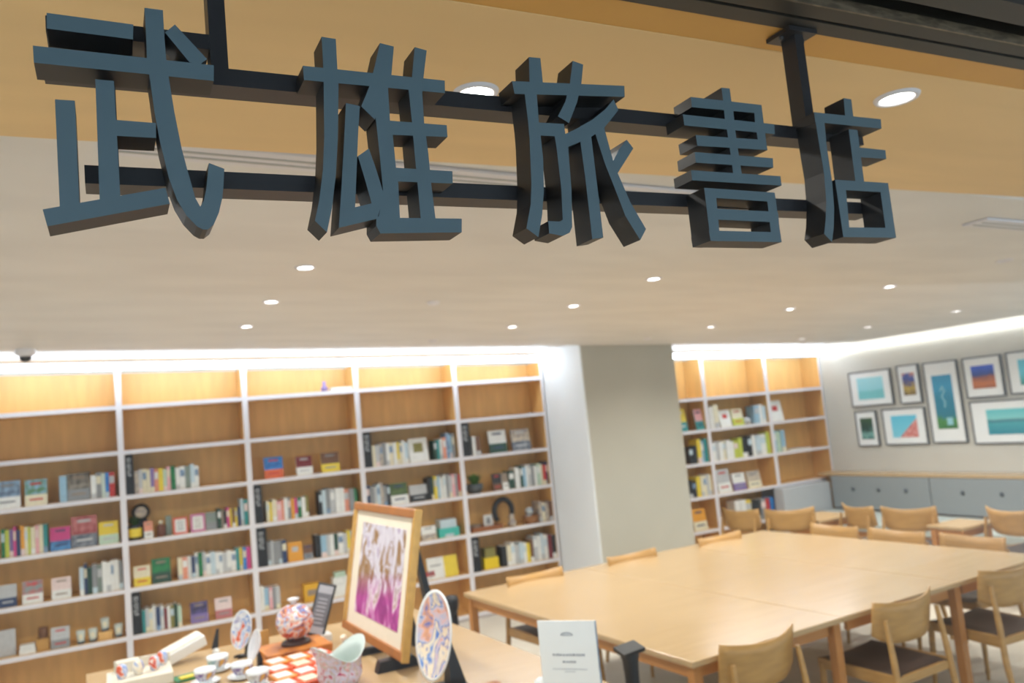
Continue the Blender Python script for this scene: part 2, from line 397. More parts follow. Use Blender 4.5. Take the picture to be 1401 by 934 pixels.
# ------------------------------------------------------------ shop sign
SHELF_ITEMS = [
    (3, -1, 'C', -0.831, -0.656, 0.215, [['bluegrey', 'white'], 'with a grey mountain cover and white lower band']),
    (3, -1, 'C', -0.626, -0.471, 0.205, [['skygreen', 'cream'], 'with green hills and blue sky above cream band']),
    (3, -1, 'B', -0.385, -0.333, 0.215, ['lightblue']),
    (3, -1, 'C', -0.333, -0.166, 0.225, [['stone', 'grey'], 'with a stone grey photograph cover']),
    (3, -1, 'B', -0.161, 0.015, 0.2, ['white', 'grey', 'pale', 'blue', 'red']),
    (4, -1, 'B', -0.794, -0.48, 0.22, ['green', 'lime', 'violet', 'magenta', 'navy', 'orange', 'cream', 'lime', 'cream', 'pink', 'cream', 'teal']),
    (4, -1, 'C', -0.465, -0.322, 0.185, [['magenta', 'skyblue'], 'with magenta sky over blue water']),
    (4, -1, 'C', -0.317, -0.13, 0.25, [['redphoto', 'greyphoto'], 'large, with a red and grey street photograph']),
    (4, -1, 'C', -0.119, 0.024, 0.18, [['yellow', 'palegreen'], 'with a yellow top and pale green bottom']),
    (5, -1, 'C', -0.824, -0.704, 0.17, [['lightgrey', 'navy'], 'with a grey cover and yellow foot']),
    (5, -1, 'C', -0.666, -0.528, 0.175, [['multicolour', 'white'], 'with a multicoloured round picture']),
    (5, -1, 'C', -0.468, -0.332, 0.165, [['palepink', 'white'], 'with a pale pink and white cover']),
    (5, -1, 'B', -0.27, 0.056, 0.235, ['paleblue', 'navy', 'darkgreen', 'grey', 'greengrey', 'white', 'white', 'white', 'white', 'grey']),
    (6, -1, 'C', -0.486, -0.356, 0.16, [['lightgrey', 'grey'], 'with a light grey drawing on the cover']),
    (3, 0, 'D', 0.069, 0.157, 0.33, []),
    (3, 0, 'B', 0.162, 0.663, 0.2, ['beige', 'lightgrey', 'cream', 'cream', 'violet', 'salmon', 'yellow', 'palegreen', 'pink', 'green', 'white', 'white', 'greengrey', 'paleblue', 'white']),
    (4, 0, 'C', 0.439, 0.554, 0.14, [['redcard', 'white'], 'with a red border around a white card']),
    (4, 0, 'C', 0.577, 0.693, 0.15, [['pinkcard', 'white'], 'with a pink border around a white card']),
    (4, 0, 'C', 0.215, 0.282, 0.14, [['salmon', 'white'], 'small and red']),
    (4, 0, 'C', 0.699, 0.788, 0.15, [['greengrey', 'grey'], 'plain grey green']),
    (4, 0, 'B', 0.794, 0.98, 0.17, ['darkgreen', 'taupe', 'black', 'magenta', 'yellow', 'brown', 'yellow', 'navy']),
    (4, 0, 'B', 0.987, 1.054, 0.24, ['paleblue', 'teal']),
    (5, 0, 'C', 0.121, 0.247, 0.16, [['cream', 'yellow'], 'with a cream cover and yellow foot']),
    (5, 0, 'C', 0.258, 0.403, 0.2, [['green', 'darkgreen'], 'bright green']),
    (5, 0, 'B', 0.459, 1.067, 0.19, ['cream', 'salmon', 'white', 'navy', 'white', 'green', 'lightgrey', 'white', 'paleblue', 'white', 'white', 'lightgrey', 'white', 'white', 'teal', 'yellow', 'blue', 'magenta']),
    (6, 0, 'D', 0.093, 0.164, 0.33, []),
    (6, 0, 'B', 0.169, 0.468, 0.19, ['teal', 'lightgrey', 'cream', 'white', 'navy', 'white', 'darkred', 'white', 'olive', 'darkgreen', 'palegreen']),
    (6, 0, 'C', 0.537, 0.675, 0.17, [['darkpurple', 'violet'], 'dark purple']),
    (6, 0, 'C', 0.733, 0.869, 0.17, [['palepink', 'rose'], 'with a white picture on dusty pink']),
    (3, 1, 'C', 1.21, 1.375, 0.19, [['blue', 'redorange'], 'blue with a red and orange foot']),
    (3, 1, 'C', 1.492, 1.636, 0.17, [['darkred', 'white'], 'white with a dark red top']),
    (3, 1, 'C', 1.716, 1.885, 0.18, [['brown', 'yellow'], 'with a brown top and pale yellow foot']),
    (4, 1, 'D', 1.085, 1.172, 0.33, []),
    (4, 1, 'B', 1.203, 1.574, 0.19, ['cream', 'yellow', 'cream', 'pink', 'salmon', 'white', 'grey', 'orange', 'magenta', 'green', 'white', 'olive']),
    (4, 1, 'B', 1.667, 2.026, 0.22, ['black', 'paleblue', 'grey', 'lightgrey', 'white', 'white', 'salmon', 'grey', 'green']),
    (5, 1, 'D', 1.092, 1.184, 0.33, []),
    (5, 1, 'B', 1.191, 1.354, 0.2, ['grey', 'lightgrey', 'grey', 'grey', 'navy']),
    (5, 1, 'C', 1.367, 1.495, 0.17, [['orange', 'orange'], 'bright orange']),
    (5, 1, 'C', 1.502, 1.586, 0.13, [['brown', 'grey'], 'small brown']),
    (5, 1, 'B', 1.613, 1.968, 0.2, ['black', 'lightblue', 'lightgrey', 'white', 'darkgreen', 'white', 'lightgrey', 'yellow', 'lightblue']),
    (6, 1, 'B', 1.099, 1.272, 0.2, ['white', 'lightblue', 'pink', 'grey', 'lightgrey']),
    (3, 2, 'D', 2.099, 2.191, 0.33, []),
    (3, 2, 'B', 2.191, 2.552, 0.21, ['cream', 'lightgrey', 'beige', 'grey', 'white', 'cream', 'white', 'yellow', 'cream', 'white', 'paleblue']),
    (3, 2, 'C', 2.567, 2.761, 0.23, [['white', 'olive'], 'white, with a small olive picture, leaning back']),
    (3, 2, 'B', 2.814, 2.944, 0.2, ['darkgreen', 'teal', 'white', 'salmon']),
    (3, 2, 'B', 2.944, 3.037, 0.25, ['bluegrey', 'lightblue', 'grey']),
    (4, 2, 'B', 2.109, 2.343, 0.21, ['navy', 'grey', 'lightgrey', 'paleblue', 'beige', 'grey', 'black']),
    (4, 2, 'C', 2.35, 2.524, 0.2, [['olivegreen', 'white'], 'with a green top over white']),
    (4, 2, 'C', 2.539, 2.717, 0.16, [['lightgrey', 'black'], 'grey and black with bold lettering']),
    (4, 2, 'B', 2.724, 3.084, 0.22, ['black', 'darkgreen', 'yellow', 'lightblue', 'white', 'white', 'grey', 'lightgrey', 'pink', 'grey', 'red']),
    (5, 2, 'C', 2.622, 2.772, 0.13, [['white', 'beige'], 'small and white']),
    (6, 2, 'C', 2.655, 2.964, 0.2, [['white', 'yellow'], 'wide white cover with a yellow side, leaning back']),
    (6, 2, 'C', 2.611, 2.722, 0.08, [['red', 'white'], 'small red']),
    (3, 3, 'D', 3.1, 3.218, 0.33, []),
    (3, 3, 'B', 3.226, 3.314, 0.19, ['white', 'brown']),
    (3, 3, 'C', 3.419, 3.616, 0.23, [['white', 'darkgreen'], 'white with a dark green strip, leaning back']),
    (3, 3, 'C', 3.675, 3.886, 0.22, [['beige', 'greyphoto'], 'beige with a patterned picture']),
    (4, 3, 'C', 3.418, 3.516, 0.17, [['black', 'brown'], 'dark and narrow']),
    (4, 3, 'C', 3.524, 3.59, 0.17, [['taupe', 'white'], 'taupe with white scrawl']),
    (4, 3, 'B', 3.598, 3.656, 0.19, ['darkgreen']),
    (4, 3, 'B', 3.664, 4.064, 0.22, ['white', 'white', 'darkgreen', 'lightblue', 'white', 'lightgrey', 'grey', 'white', 'palegreen', 'cream', 'red', 'navy']),
    (5, 3, 'B', 3.9, 4.072, 0.2, ['beige', 'cream', 'beige', 'brown']),
    (6, 3, 'D', 3.111, 3.228, 0.33, []),
    (6, 3, 'B', 3.444, 3.79, 0.21, ['black', 'cream', 'white', 'lightgrey', 'paleblue', 'white', 'yellow', 'brown']),
    (6, 3, 'B', 3.799, 4.089, 0.25, ['lightgrey', 'white', 'paleblue', 'white', 'darkred', 'black']),
    (3, 5, 'C', 5.774, 5.92, 0.26, [['yellow', 'teal'], 'yellow and teal']),
    (3, 5, 'C', 6.046, 6.164, 0.24, [['pink', 'teal'], 'pink and teal']),
    (4, 5, 'B', 5.891, 5.996, 0.2, ['black', 'black']),
    (4, 5, 'B', 6.007, 6.177, 0.27, ['yellow', 'lightblue', 'teal']),
    (5, 5, 'B', 5.824, 5.928, 0.2, ['black', 'black']),
    (5, 5, 'B', 5.939, 6.215, 0.25, ['yellow', 'cream', 'cream', 'lightgrey', 'cream']),
    (6, 5, 'C', 5.852, 6.04, 0.24, [['orange', 'cream'], 'with an orange figure on cream']),
    (3, 6, 'B', 6.239, 6.369, 0.28, ['white', 'cream']),
    (3, 6, 'C', 6.402, 6.568, 0.2, [['white', 'white'], 'plain white']),
    (3, 6, 'C', 6.59, 6.759, 0.2, [['cream', 'lime'], 'white with lime edges']),
    (3, 6, 'B', 6.919, 7.093, 0.22, ['lightblue', 'white', 'paleblue']),
    (4, 6, 'B', 6.209, 6.537, 0.22, ['white', 'lightgrey', 'white', 'cream', 'white', 'white']),
    (4, 6, 'B', 6.548, 6.671, 0.22, ['lime', 'lime']),
    (4, 6, 'B', 6.682, 6.818, 0.23, ['black', 'black']),
    (4, 6, 'B', 6.829, 7.106, 0.25, ['white', 'paleblue', 'white', 'lime']),
    (5, 6, 'C', 6.258, 6.454, 0.27, [['lightgrey', 'white'], 'large grey and white, leaning back']),
    (5, 6, 'C', 6.487, 6.676, 0.2, [['white', 'violet'], 'white with a violet strip']),
    (5, 6, 'C', 6.71, 6.914, 0.2, [['beige', 'cream'], 'beige']),
    (6, 6, 'B', 6.46, 6.705, 0.27, ['white', 'white', 'yellow']),
    (6, 6, 'B', 6.716, 6.829, 0.24, ['black', 'black']),
    (6, 6, 'B', 6.841, 7.048, 0.24, ['grey', 'red', 'blue']),
    (3, 7, 'C', 7.151, 7.389, 0.25, [['white', 'white'], 'square and white']),
    (4, 7, 'B', 7.165, 7.355, 0.26, ['lightblue', 'palegreen', 'lightblue']),
]
CHARACTERS = {
    'bu': [[[-0.0469,0.5346],[0.0464,0.5329],[0.0452,0.5134],[-0.0473,0.515]],[[-0.0625,0.492],[0.1381,0.4907],[0.1369,0.4696],[-0.0621,0.4711]],[[-0.0421,0.4283],[-0.0214,0.4286],[-0.0213,0.2998],[-0.0417,0.2951]],[[0.0014,0.4574],[0.0216,0.4575],[0.0224,0.3078],[-0.0,0.3021]],[[0.0207,0.4085],[0.0661,0.4081],[0.0652,0.389],[0.0215,0.3885]],[[-0.0591,0.2951],[0.0729,0.3264],[0.0768,0.3064],[-0.055,0.2752]],[[0.0601,0.5567],[0.0813,0.5567],[0.0812,0.5243],[0.0819,0.4895],[0.0843,0.462],[0.0879,0.4243],[0.0941,0.3767],[0.1006,0.3429],[0.1068,0.3142],[0.1116,0.3038],[0.116,0.3111],[0.12,0.3267],[0.125,0.3607],[0.1431,0.3541],[0.141,0.3345],[0.1388,0.3171],[0.1331,0.2963],[0.1259,0.2808],[0.1187,0.2748],[0.1131,0.2747],[0.1065,0.2786],[0.0949,0.2925],[0.0852,0.3117],[0.0775,0.3384],[0.0699,0.3819],[0.065,0.4223],[0.0622,0.4597],[0.0598,0.4921],[0.0602,0.525]],[[0.0823,0.5273],[0.0944,0.5395],[0.1304,0.498],[0.1217,0.4899],[0.1091,0.4912]]],
    'yu': [[[0.2522,0.503],[0.4573,0.5037],[0.4559,0.4845],[0.2523,0.483]],[[0.2806,0.5476],[0.3002,0.547],[0.2991,0.5024],[0.299,0.4808],[0.2926,0.4067],[0.2856,0.3527],[0.277,0.3071],[0.2679,0.274],[0.2531,0.2892],[0.2609,0.3178],[0.2687,0.3594],[0.2739,0.4053],[0.2785,0.4788],[0.2798,0.5061]],[[0.3073,0.4559],[0.3267,0.4533],[0.3215,0.4165],[0.3083,0.3062],[0.2842,0.2803],[0.2913,0.3302],[0.3004,0.3995]],[[0.2842,0.2803],[0.3077,0.3092],[0.3331,0.3158],[0.3514,0.3265],[0.3383,0.2944]],[[0.3183,0.3814],[0.3347,0.3933],[0.3428,0.3634],[0.3514,0.3265],[0.3328,0.3127],[0.326,0.347]],[[0.3632,0.5491],[0.3835,0.5464],[0.3762,0.5029],[0.3692,0.482],[0.3562,0.4548],[0.3463,0.4357],[0.3286,0.4531],[0.3418,0.4813],[0.3531,0.5144]],[[0.3498,0.4781],[0.3697,0.4833],[0.3685,0.436],[0.3708,0.4163],[0.3715,0.3681],[0.3729,0.3473],[0.371,0.2921],[0.3383,0.2898],[0.35,0.328],[0.3494,0.3872],[0.3479,0.4402]],[[0.415,0.5495],[0.4332,0.5467],[0.4243,0.5039],[0.4205,0.481],[0.4194,0.4361],[0.4216,0.3917],[0.4219,0.3496],[0.4238,0.2934],[0.4016,0.2929],[0.4013,0.3486],[0.4009,0.3904],[0.4009,0.4366],[0.4002,0.4851],[0.4067,0.5021]],[[0.3669,0.4358],[0.4539,0.436],[0.4535,0.4183],[0.37,0.4154]],[[0.3699,0.368],[0.4563,0.3674],[0.455,0.3491],[0.3706,0.3484]],[[0.3374,0.2975],[0.3714,0.2964],[0.4641,0.2976],[0.4621,0.2775],[0.3412,0.2738],[0.3363,0.284]]],
    'ryo': [[[0.5678,0.5145],[0.7746,0.528],[0.7731,0.5091],[0.5703,0.4945]],[[0.6017,0.5567],[0.622,0.5574],[0.6218,0.5128],[0.5981,0.5124]],[[0.5876,0.4994],[0.6089,0.4994],[0.6076,0.4534],[0.6082,0.4315],[0.6083,0.3939],[0.6042,0.3466],[0.5968,0.3074],[0.5864,0.2724],[0.5675,0.2855],[0.5788,0.3223],[0.5835,0.3535],[0.5883,0.4242],[0.5888,0.4518]],[[0.6805,0.5598],[0.6995,0.5557],[0.6924,0.5242],[0.6807,0.4921],[0.6613,0.4557],[0.6425,0.4651],[0.6585,0.49],[0.6703,0.5198]],[[0.6031,0.4522],[0.652,0.4537],[0.6525,0.4388],[0.6553,0.4168],[0.653,0.3486],[0.6472,0.2891],[0.6417,0.2803],[0.6287,0.275],[0.6056,0.2785],[0.606,0.2975],[0.6269,0.2973],[0.6317,0.3005],[0.6351,0.3479],[0.6341,0.4154],[0.633,0.4325],[0.603,0.4315]],[[0.7503,0.5027],[0.7578,0.4857],[0.7258,0.4525],[0.6978,0.4352],[0.6553,0.4168],[0.6504,0.4366],[0.6715,0.4463],[0.7062,0.4655],[0.7322,0.4843]],[[0.6785,0.4285],[0.6998,0.4403],[0.7006,0.3831],[0.7015,0.3345],[0.7017,0.2734],[0.6811,0.2707],[0.681,0.3177],[0.6805,0.3699]],[[0.7074,0.4449],[0.726,0.4546],[0.7359,0.4015],[0.7425,0.3792],[0.7604,0.3325],[0.7852,0.2887],[0.7715,0.2704],[0.7478,0.3096],[0.7342,0.3521],[0.7205,0.3924]],[[0.7674,0.4364],[0.7783,0.4225],[0.7426,0.3796],[0.7353,0.3973],[0.7501,0.419]]],
    'sho': [[[0.9808,0.5457],[0.9996,0.546],[0.9998,0.5224],[1.0012,0.5029],[0.9998,0.4689],[1.0007,0.4373],[1.0024,0.392],[1.0024,0.3861],[0.9827,0.3859],[0.9828,0.4086],[0.9823,0.4361],[0.9813,0.4675],[0.9796,0.4911],[0.981,0.519]],[[0.91,0.5222],[1.0693,0.5223],[1.0687,0.5059],[0.9096,0.5039]],[[1.0508,0.5194],[1.0693,0.5223],[1.0692,0.4904],[1.0694,0.439],[1.0493,0.4389],[1.0499,0.4546],[1.0483,0.4888]],[[0.8884,0.4893],[1.0939,0.4883],[1.0923,0.4698],[0.8888,0.4701]],[[0.9107,0.4545],[1.0688,0.4571],[1.0698,0.4386],[0.9113,0.436]],[[0.9039,0.4244],[1.0799,0.4243],[1.078,0.4068],[0.9035,0.406]],[[0.8913,0.392],[1.0927,0.3918],[1.0923,0.3744],[0.8914,0.3746]],[[0.9148,0.3627],[0.9393,0.3622],[0.9356,0.2706],[0.915,0.2711]],[[0.9148,0.3627],[1.0733,0.3607],[1.074,0.3436],[0.9152,0.3464]],[[0.9151,0.3274],[1.0751,0.3257],[1.0744,0.3065],[0.916,0.3085]],[[0.9139,0.2888],[1.0744,0.2887],[1.0745,0.2709],[0.915,0.2711]],[[1.0537,0.3607],[1.0733,0.3607],[1.0745,0.2709],[1.0518,0.271]]],
    'ten': [[[1.2823,0.5551],[1.3029,0.5549],[1.3019,0.5189],[1.2794,0.5187]],[[1.1982,0.5199],[1.3783,0.5212],[1.3762,0.5019],[1.1981,0.5009]],[[1.1982,0.5199],[1.2242,0.5201],[1.2214,0.4985],[1.2191,0.4559],[1.2197,0.4221],[1.2202,0.3885],[1.2164,0.3382],[1.2082,0.3006],[1.1984,0.2724],[1.1813,0.2877],[1.1898,0.3126],[1.1984,0.35],[1.2023,0.4044],[1.2003,0.4546],[1.1992,0.4883]],[[1.2841,0.4939],[1.3078,0.494],[1.306,0.3882],[1.2822,0.3871]],[[1.3022,0.4593],[1.3785,0.4586],[1.3774,0.4408],[1.3013,0.4397]],[[1.2287,0.3918],[1.255,0.391],[1.2474,0.2826],[1.2296,0.2824]],[[1.2287,0.3918],[1.3723,0.3921],[1.3721,0.3728],[1.2286,0.3729]],[[1.3476,0.391],[1.3723,0.3921],[1.3727,0.2833],[1.3462,0.2829]],[[1.2298,0.3011],[1.3724,0.3027],[1.3727,0.2833],[1.2296,0.2824]]],
}

SIGN_Y, SIGN_T = 1.035, 0.047
sign = thing('shop_sign', 'dark slate shop sign of five large characters hung from header', 'sign', (0.0, SIGN_Y, EYE))
def character(strokes):
    verts, edges, faces = [], [], []
    for st in strokes:
        o = len(verts)
        area = sum(st[i][0] * st[(i + 1) % len(st)][1] - st[(i + 1) % len(st)][0] * st[i][1] for i in range(len(st)))
        pts = st if area > 0 else st[::-1]
        verts += [Vector(p) * (SIGN_Y / 1.05) for p in pts]
        faces.append([o + i for i in range(len(pts))])
    vo, eo, fo, ov, oe, of = delaunay_2d_cdt(verts, edges, faces, 0, 1e-6)
    fo = [f for f, src in zip(fo, of) if src]
    cnt = {}
    for f in fo:
        for i in range(len(f)):
            k = (f[i], f[(i + 1) % len(f)])
            cnt[k] = 1
    mb = MB()
    n = len(vo)
    mb.v = [(p.x, 0.0, p.y) for p in vo] + [(p.x, SIGN_T, p.y) for p in vo]
    for f in fo:
        mb.f.append(tuple(f)); mb.m.append(0); mb.smooth.append(False)
        mb.f.append(tuple(i + n for i in reversed(f))); mb.m.append(1); mb.smooth.append(False)
    for (a, b) in cnt:
        if (b, a) not in cnt:
            mb.f.append((b, a, a + n, b + n)); mb.m.append(1); mb.smooth.append(False)
    return mb
for key, lb in (('bu', 'first sign character, the one for military, at far left'), ('yu', 'second sign character, the one for male or hero'), ('ryo', 'third sign character, the one for travel'),
                ('sho', 'fourth sign character, the one for book'), ('ten', 'fifth sign character, the one for shop')):
    o = obj('character', character(CHARACTERS[key]), [M_SIGN_FACE, M_SIGN_SIDE], sign)
    o['label'] = lb
BY = SIGN_T
obj('crossbeam', MB().box(-0.055, 1.36, BY, BY + 0.045, 0.479, 0.503), M_STEEL, sign)
obj('crossbeam', MB().box(-0.015, 1.36, BY, BY + 0.045, 0.338, 0.361), M_STEEL, sign)
obj('crossbeam', MB().box(-0.050, 0.1385, BY, BY + 0.045, 0.527, 0.5475), M_STEEL, sign)
obj('strut', MB().box(0.0035, 0.0235, BY + 0.001, BY + 0.034, 0.361, 0.479), M_STEEL, sign)
obj('strut', MB().box(0.0035, 0.0235, BY + 0.001, BY + 0.034, 0.503, 0.527), M_STEEL, sign)
for x in (0.412, 0.703):
    obj('strut', MB().box(x, x + 0.02, BY + 0.001, BY + 0.04, 0.361, 0.479), M_STEEL, sign)
for x in (0.139, 1.212):
    p = obj('hanging_post', MB().box(x, x + 0.022, BY + 0.001, BY + 0.036, 0.503, 0.70), M_STEEL, sign)
    q = MB().box(x - 0.025, x + 0.047, BY - 0.012, BY + 0.05, 0.691, 0.6995)
    obj('mounting_plate', q, M_STEEL, p)
    for dx in (-0.016, 0.038):
        obj('bolt', MB().lathe([(0, -0.006), (0.004, -0.006), (0.005, 0.0)], (x + dx, BY + 0.019, 0.691), 10), M_STEEL, p)

# ------------------------------------------------------------ bookcases
ZB = {1: 2.307, 2: 1.933, 3: 1.565, 4: 1.190, 5: 0.815, 6: 0.440, 7: 0.062}
BT = 0.034
BAYX = {-2: -1.935, -1: -0.933, 0: 0.07, 1: 1.075, 2: 2.085, 3: 3.085, 4: 4.080, 5: 5.235, 6: 6.185, 7: 7.145, 8: 8.068}
YF, YB = 7.525, 7.84
def top_at(x): return cz(x) - 0.05
names = {-2: 'plain bookcase outside the picture at far left', -1: 'leftmost white-edged birch bookcase, partly cut off by the picture edge', 0: 'second white-edged birch bookcase from the left',
         1: 'third white-edged birch bookcase from the left', 2: 'fourth white-edged birch bookcase, behind the framed painting', 3: 'fifth white-edged birch bookcase, ending at the pillar',
         5: 'narrow-looking birch bookcase just right of the pillar', 6: 'birch bookcase second to the right of the pillar', 7: 'corner birch bookcase above the bench, next to framed pictures'}
for b in (-2, -1, 0, 1, 2, 3, 5, 6, 7):
    x0, x1 = BAYX[b], BAYX[b + 1]
    t = thing('bookcase', names[b], 'bookcase', (x0, YF, 0), 0, 'white-edged bookcases along the back wall')
    U = 0.046
    zlow = 0.0 if b != 7 else ZB[5] - BT
    def up(xa, xb):
        m = MB()
        m.hexa([(xa, 0, zlow), (xa, YB - YF, zlow), (xb, YB - YF, zlow), (xb, 0, zlow)][::-1],
               [(xa, 0, top_at(x0 + xa)), (xa, YB - YF, top_at(x0 + xa)), (xb, YB - YF, top_at(x0 + xb)), (xb, 0, top_at(x0 + xb))][::-1], 0)
        e = 0.004
        m.hexa([(xa, -e, zlow), (xa, 0, zlow), (xb, 0, zlow), (xb, -e, zlow)][::-1],
               [(xa, -e, top_at(x0 + xa)), (xa, 0, top_at(x0 + xa)), (xb, 0, top_at(x0 + xb)), (xb, -e, top_at(x0 + xb))][::-1], 1)
        return m
    w = x1 - x0
    right_end = b in (3, 7)
    obj('upright', up(-U / 2 if b not in (5,) else 0, U / 2), [M_BIRCH, M_WHITE], t)
    if right_end:
        obj('upright', up(w - U * 0.6, w), [M_BIRCH, M_WHITE], t)
    xr = w - U * 0.6 if right_end else w - U / 2
    bk = MB().hexa([(U / 2, 0.29, zlow), (U / 2, 0.31, zlow), (xr, 0.31, zlow), (xr, 0.29, zlow)][::-1],
                   [(U / 2, 0.29, top_at(x0)), (U / 2, 0.31, top_at(x0)), (xr, 0.31, top_at(x1)), (xr, 0.29, top_at(x1))][::-1])
    obj('back_panel', bk, M_BIRCH, t)
    for r in ([1, 2, 3, 4, 5, 6, 7] if b < 5 else [2, 3, 4, 5, 6, 7] if b < 7 else [2, 3, 4, 5]):
        z = ZB[r]
        m = MB().box(U / 2, xr, 0, 0.29, z - BT, z, 0)
        m.box(U / 2, xr, -0.004, 0, z - BT, z, 1)
        obj('shelf_board', m, [M_BIRCH, M_WHITE], t)
    if b != 7:
        obj('plinth', MB().box(U / 2, xr, 0.02, 0.04, 0, ZB[7] - BT), M_WHITE, t)
# panel under the corner bookcase (end of the bench back)
# ------------------------------------------------------------ things on the shelves
SHN = {1: 'top shelf', 3: 'third shelf', 4: 'fourth shelf', 5: 'fifth shelf', 6: 'sixth shelf', 7: 'bottom shelf'}
BAYN = {-1: 'leftmost bookcase', 0: 'second bookcase from left', 1: 'third bookcase from left', 2: 'fourth bookcase from left', 3: 'bookcase left of pillar', 5: 'bookcase right of pillar', 6: 'second bookcase right of pillar', 7: 'corner bookcase'}
CN = dict(pale='pale green', palegreen='pale green', lightblue='light blue', paleblue='pale blue', lightgrey='light grey', darkgreen='dark green', darkred='dark red', greengrey='green-grey', bluegrey='blue-grey')
book_cache = {}
def spine_book(col, w, h, d, k):
    """cover wraps spine and boards; pages inset at top, fore edge; small title band on the spine. unit mesh in mm class sizes"""
    key = (col, round(w, 3), round(h, 2), k)
    if key in book_cache:
        return book_cache[key]
    m = MB()
    c = 0.0025
    m.box(0, w, 0, c, 0, h, 0)                       # spine
    m.box(0, c, c, d, 0, h, 0)
    m.box(w - c, w, c, d, 0, h, 0)
    m.box(c, w - c, c, d - 0.004, 0.003, h - 0.003, 1)
    if k % 3 == 0:
        m.box(0.003, w - 0.003, -0.0005, 0, h * 0.55, h * 0.85, 2)
    elif k % 3 == 1:
        m.box(0.0, w, -0.0005, 0, 0.0, h * 0.22, 2)
    title = [pal('lightgrey'), pal('cream'), pal('bluegrey'), pal('white'), pal('palepink'), pal('paleblue')][(k * 7 + len(col)) % 6]
    book_cache[key] = m.mesh('book', [pal(col), M_PAPER, title])
    return book_cache[key]
count = {}
rnd = random.Random(3)
for (r, b, kind, xa, xb, h, dat) in SHELF_ITEMS:
    z = ZB[r] + 0.001
    xa = max(xa, BAYX[b] + 0.027); xb = min(xb, BAYX[b + 1] - 0.027)
    key = (r, b)
    if kind == 'B':
        n = len(dat); wts = [rnd.uniform(0.75, 1.3) for _ in range(n)]
        tot = sum(wts); x = xa
        for i, c in enumerate(dat):
            w = (xb - xa) * wts[i] / tot - 0.0012
            hh = round(min(h, 0.325) * rnd.uniform(0.9, 1.04), 2)
            count[key] = count.get(key, 0) + 1
            o = obj('book', spine_book(c, w, hh, 0.145, count[key] * 2 + r), None)
            o.location = (x, YF + 0.012 + rnd.uniform(0, 0.02), z)
            tag(o, '%s-spined book, %s upright book on %s of %s' % (CN.get(c, c), ORD[count[key]], SHN[r], BAYN[b]), 'book', 'books on the %s of the %s' % (SHN[r], BAYN[b]))
            x += w + 0.0012
    elif kind == 'C':
        (cc, d) = dat
        m = MB(); w = xb - xa
        th = 0.018
        m.box(0, w, 0, th, 0, h, 3)
        m.box(0.003, w - 0.003, 0.002, th - 0.002, h, h + 0.0005, 2)
        m.box(0, w, -0.001, 0, 0, h, 0)
        if cc[0] in ('redcard', 'pinkcard'):
            m.box(w * 0.14, w * 0.86, -0.002, -0.001, h * 0.12, h * 0.88, 1)
            for q in range(5):
                m.box(w * 0.26, w * 0.74, -0.0025, -0.002, h * (0.24 + q * 0.12), h * (0.27 + q * 0.12), 4)
        elif cc[0] == cc[1]:
            m.box(w * 0.3, w * 0.7, -0.002, -0.001, h * 0.5, h * 0.75, 4)
        elif 'side' in d:
            m.box(w * 0.55, w, -0.002, -0.001, 0, h, 1)
            m.box(w * 0.1, w * 0.45, -0.002, -0.001, h * 0.6, h * 0.66, 4)
        elif 'picture' in d and cc[0] in ('white',):
            m.box(w * 0.25, w * 0.75, -0.002, -0.001, h * 0.4, h * 0.8, 1)
        else:
            m.box(0, w, -0.002, -0.001, 0, h * 0.42, 1)
            m.box(w * 0.2, w * 0.8, -0.0026, -0.002, h * 0.2, h * 0.27, 4)
            m.box(w * 0.25, w * 0.75, -0.002, -0.001, h * 0.8, h * 0.88, 4)
        acc = pal(['grey', 'navy', 'taupe', 'lightgrey', 'red'][(len(d) + r) % 5])
        o = obj('book', m, [pal(cc[0]), pal(cc[1]), M_PAPER, pal(cc[1]), acc])
        lean = 0.16
        o.location = (xa, YF + 0.03, z)
        o.rotation_euler = (-lean, 0, 0)
        st = 'face-out book %s, on %s of %s' % (d, SHN[r], BAYN[b])
        ws = st.split()
        tag(o, ' '.join(ws[:16]) if len(ws) > 16 else st, 'book', 'face-out books on the bookcases')
        ez = MB().box(w * 0.2, w * 0.8, 0.03 + math.sin(lean) * h * 0.5 + 0.03, 0.12, 0, 0.004, 0)
        # thin bookstand behind it
    elif kind == 'D':
        t = thing('shelf_divider', 'black divider with white lettering at left of %s, %s' % (SHN[r], BAYN[b]), 'divider', (xa, YF + 0.006, z), 0, 'black category dividers')
        w = min(xb - xa, 0.085)
        obj('panel', MB().box(0, w, 0, 0.2, 0, h), M_BLACK, t)
        lm = MB()
        zz = h - 0.03
        for q in range(6):
            hgt = 0.022
            lm.box(w * 0.2, w * 0.7, -0.001, 0, zz - 0.006, zz, 0)
            if q % 2 == 0: lm.box(w * 0.2, w * 0.34, -0.001, 0, zz - hgt * 0.8, zz, 0)
            if q % 3 != 1: lm.box(w * 0.56, w * 0.7, -0.001, 0, zz - hgt * 0.8, zz, 0)
            lm.box(w * 0.25, w * 0.62, -0.001, 0, zz - hgt * 0.6, zz - hgt * 0.45, 0)
            zz -= hgt * 1.2
        obj('lettering', lm, pal('lightgrey'), t)

def small(name, mb, mats, loc, label, cat, group=None, rotz=0):
    return tag(obj(name, mb, mats, loc=loc, rotz=rotz), label, cat, group)
YS = YF + 0.09
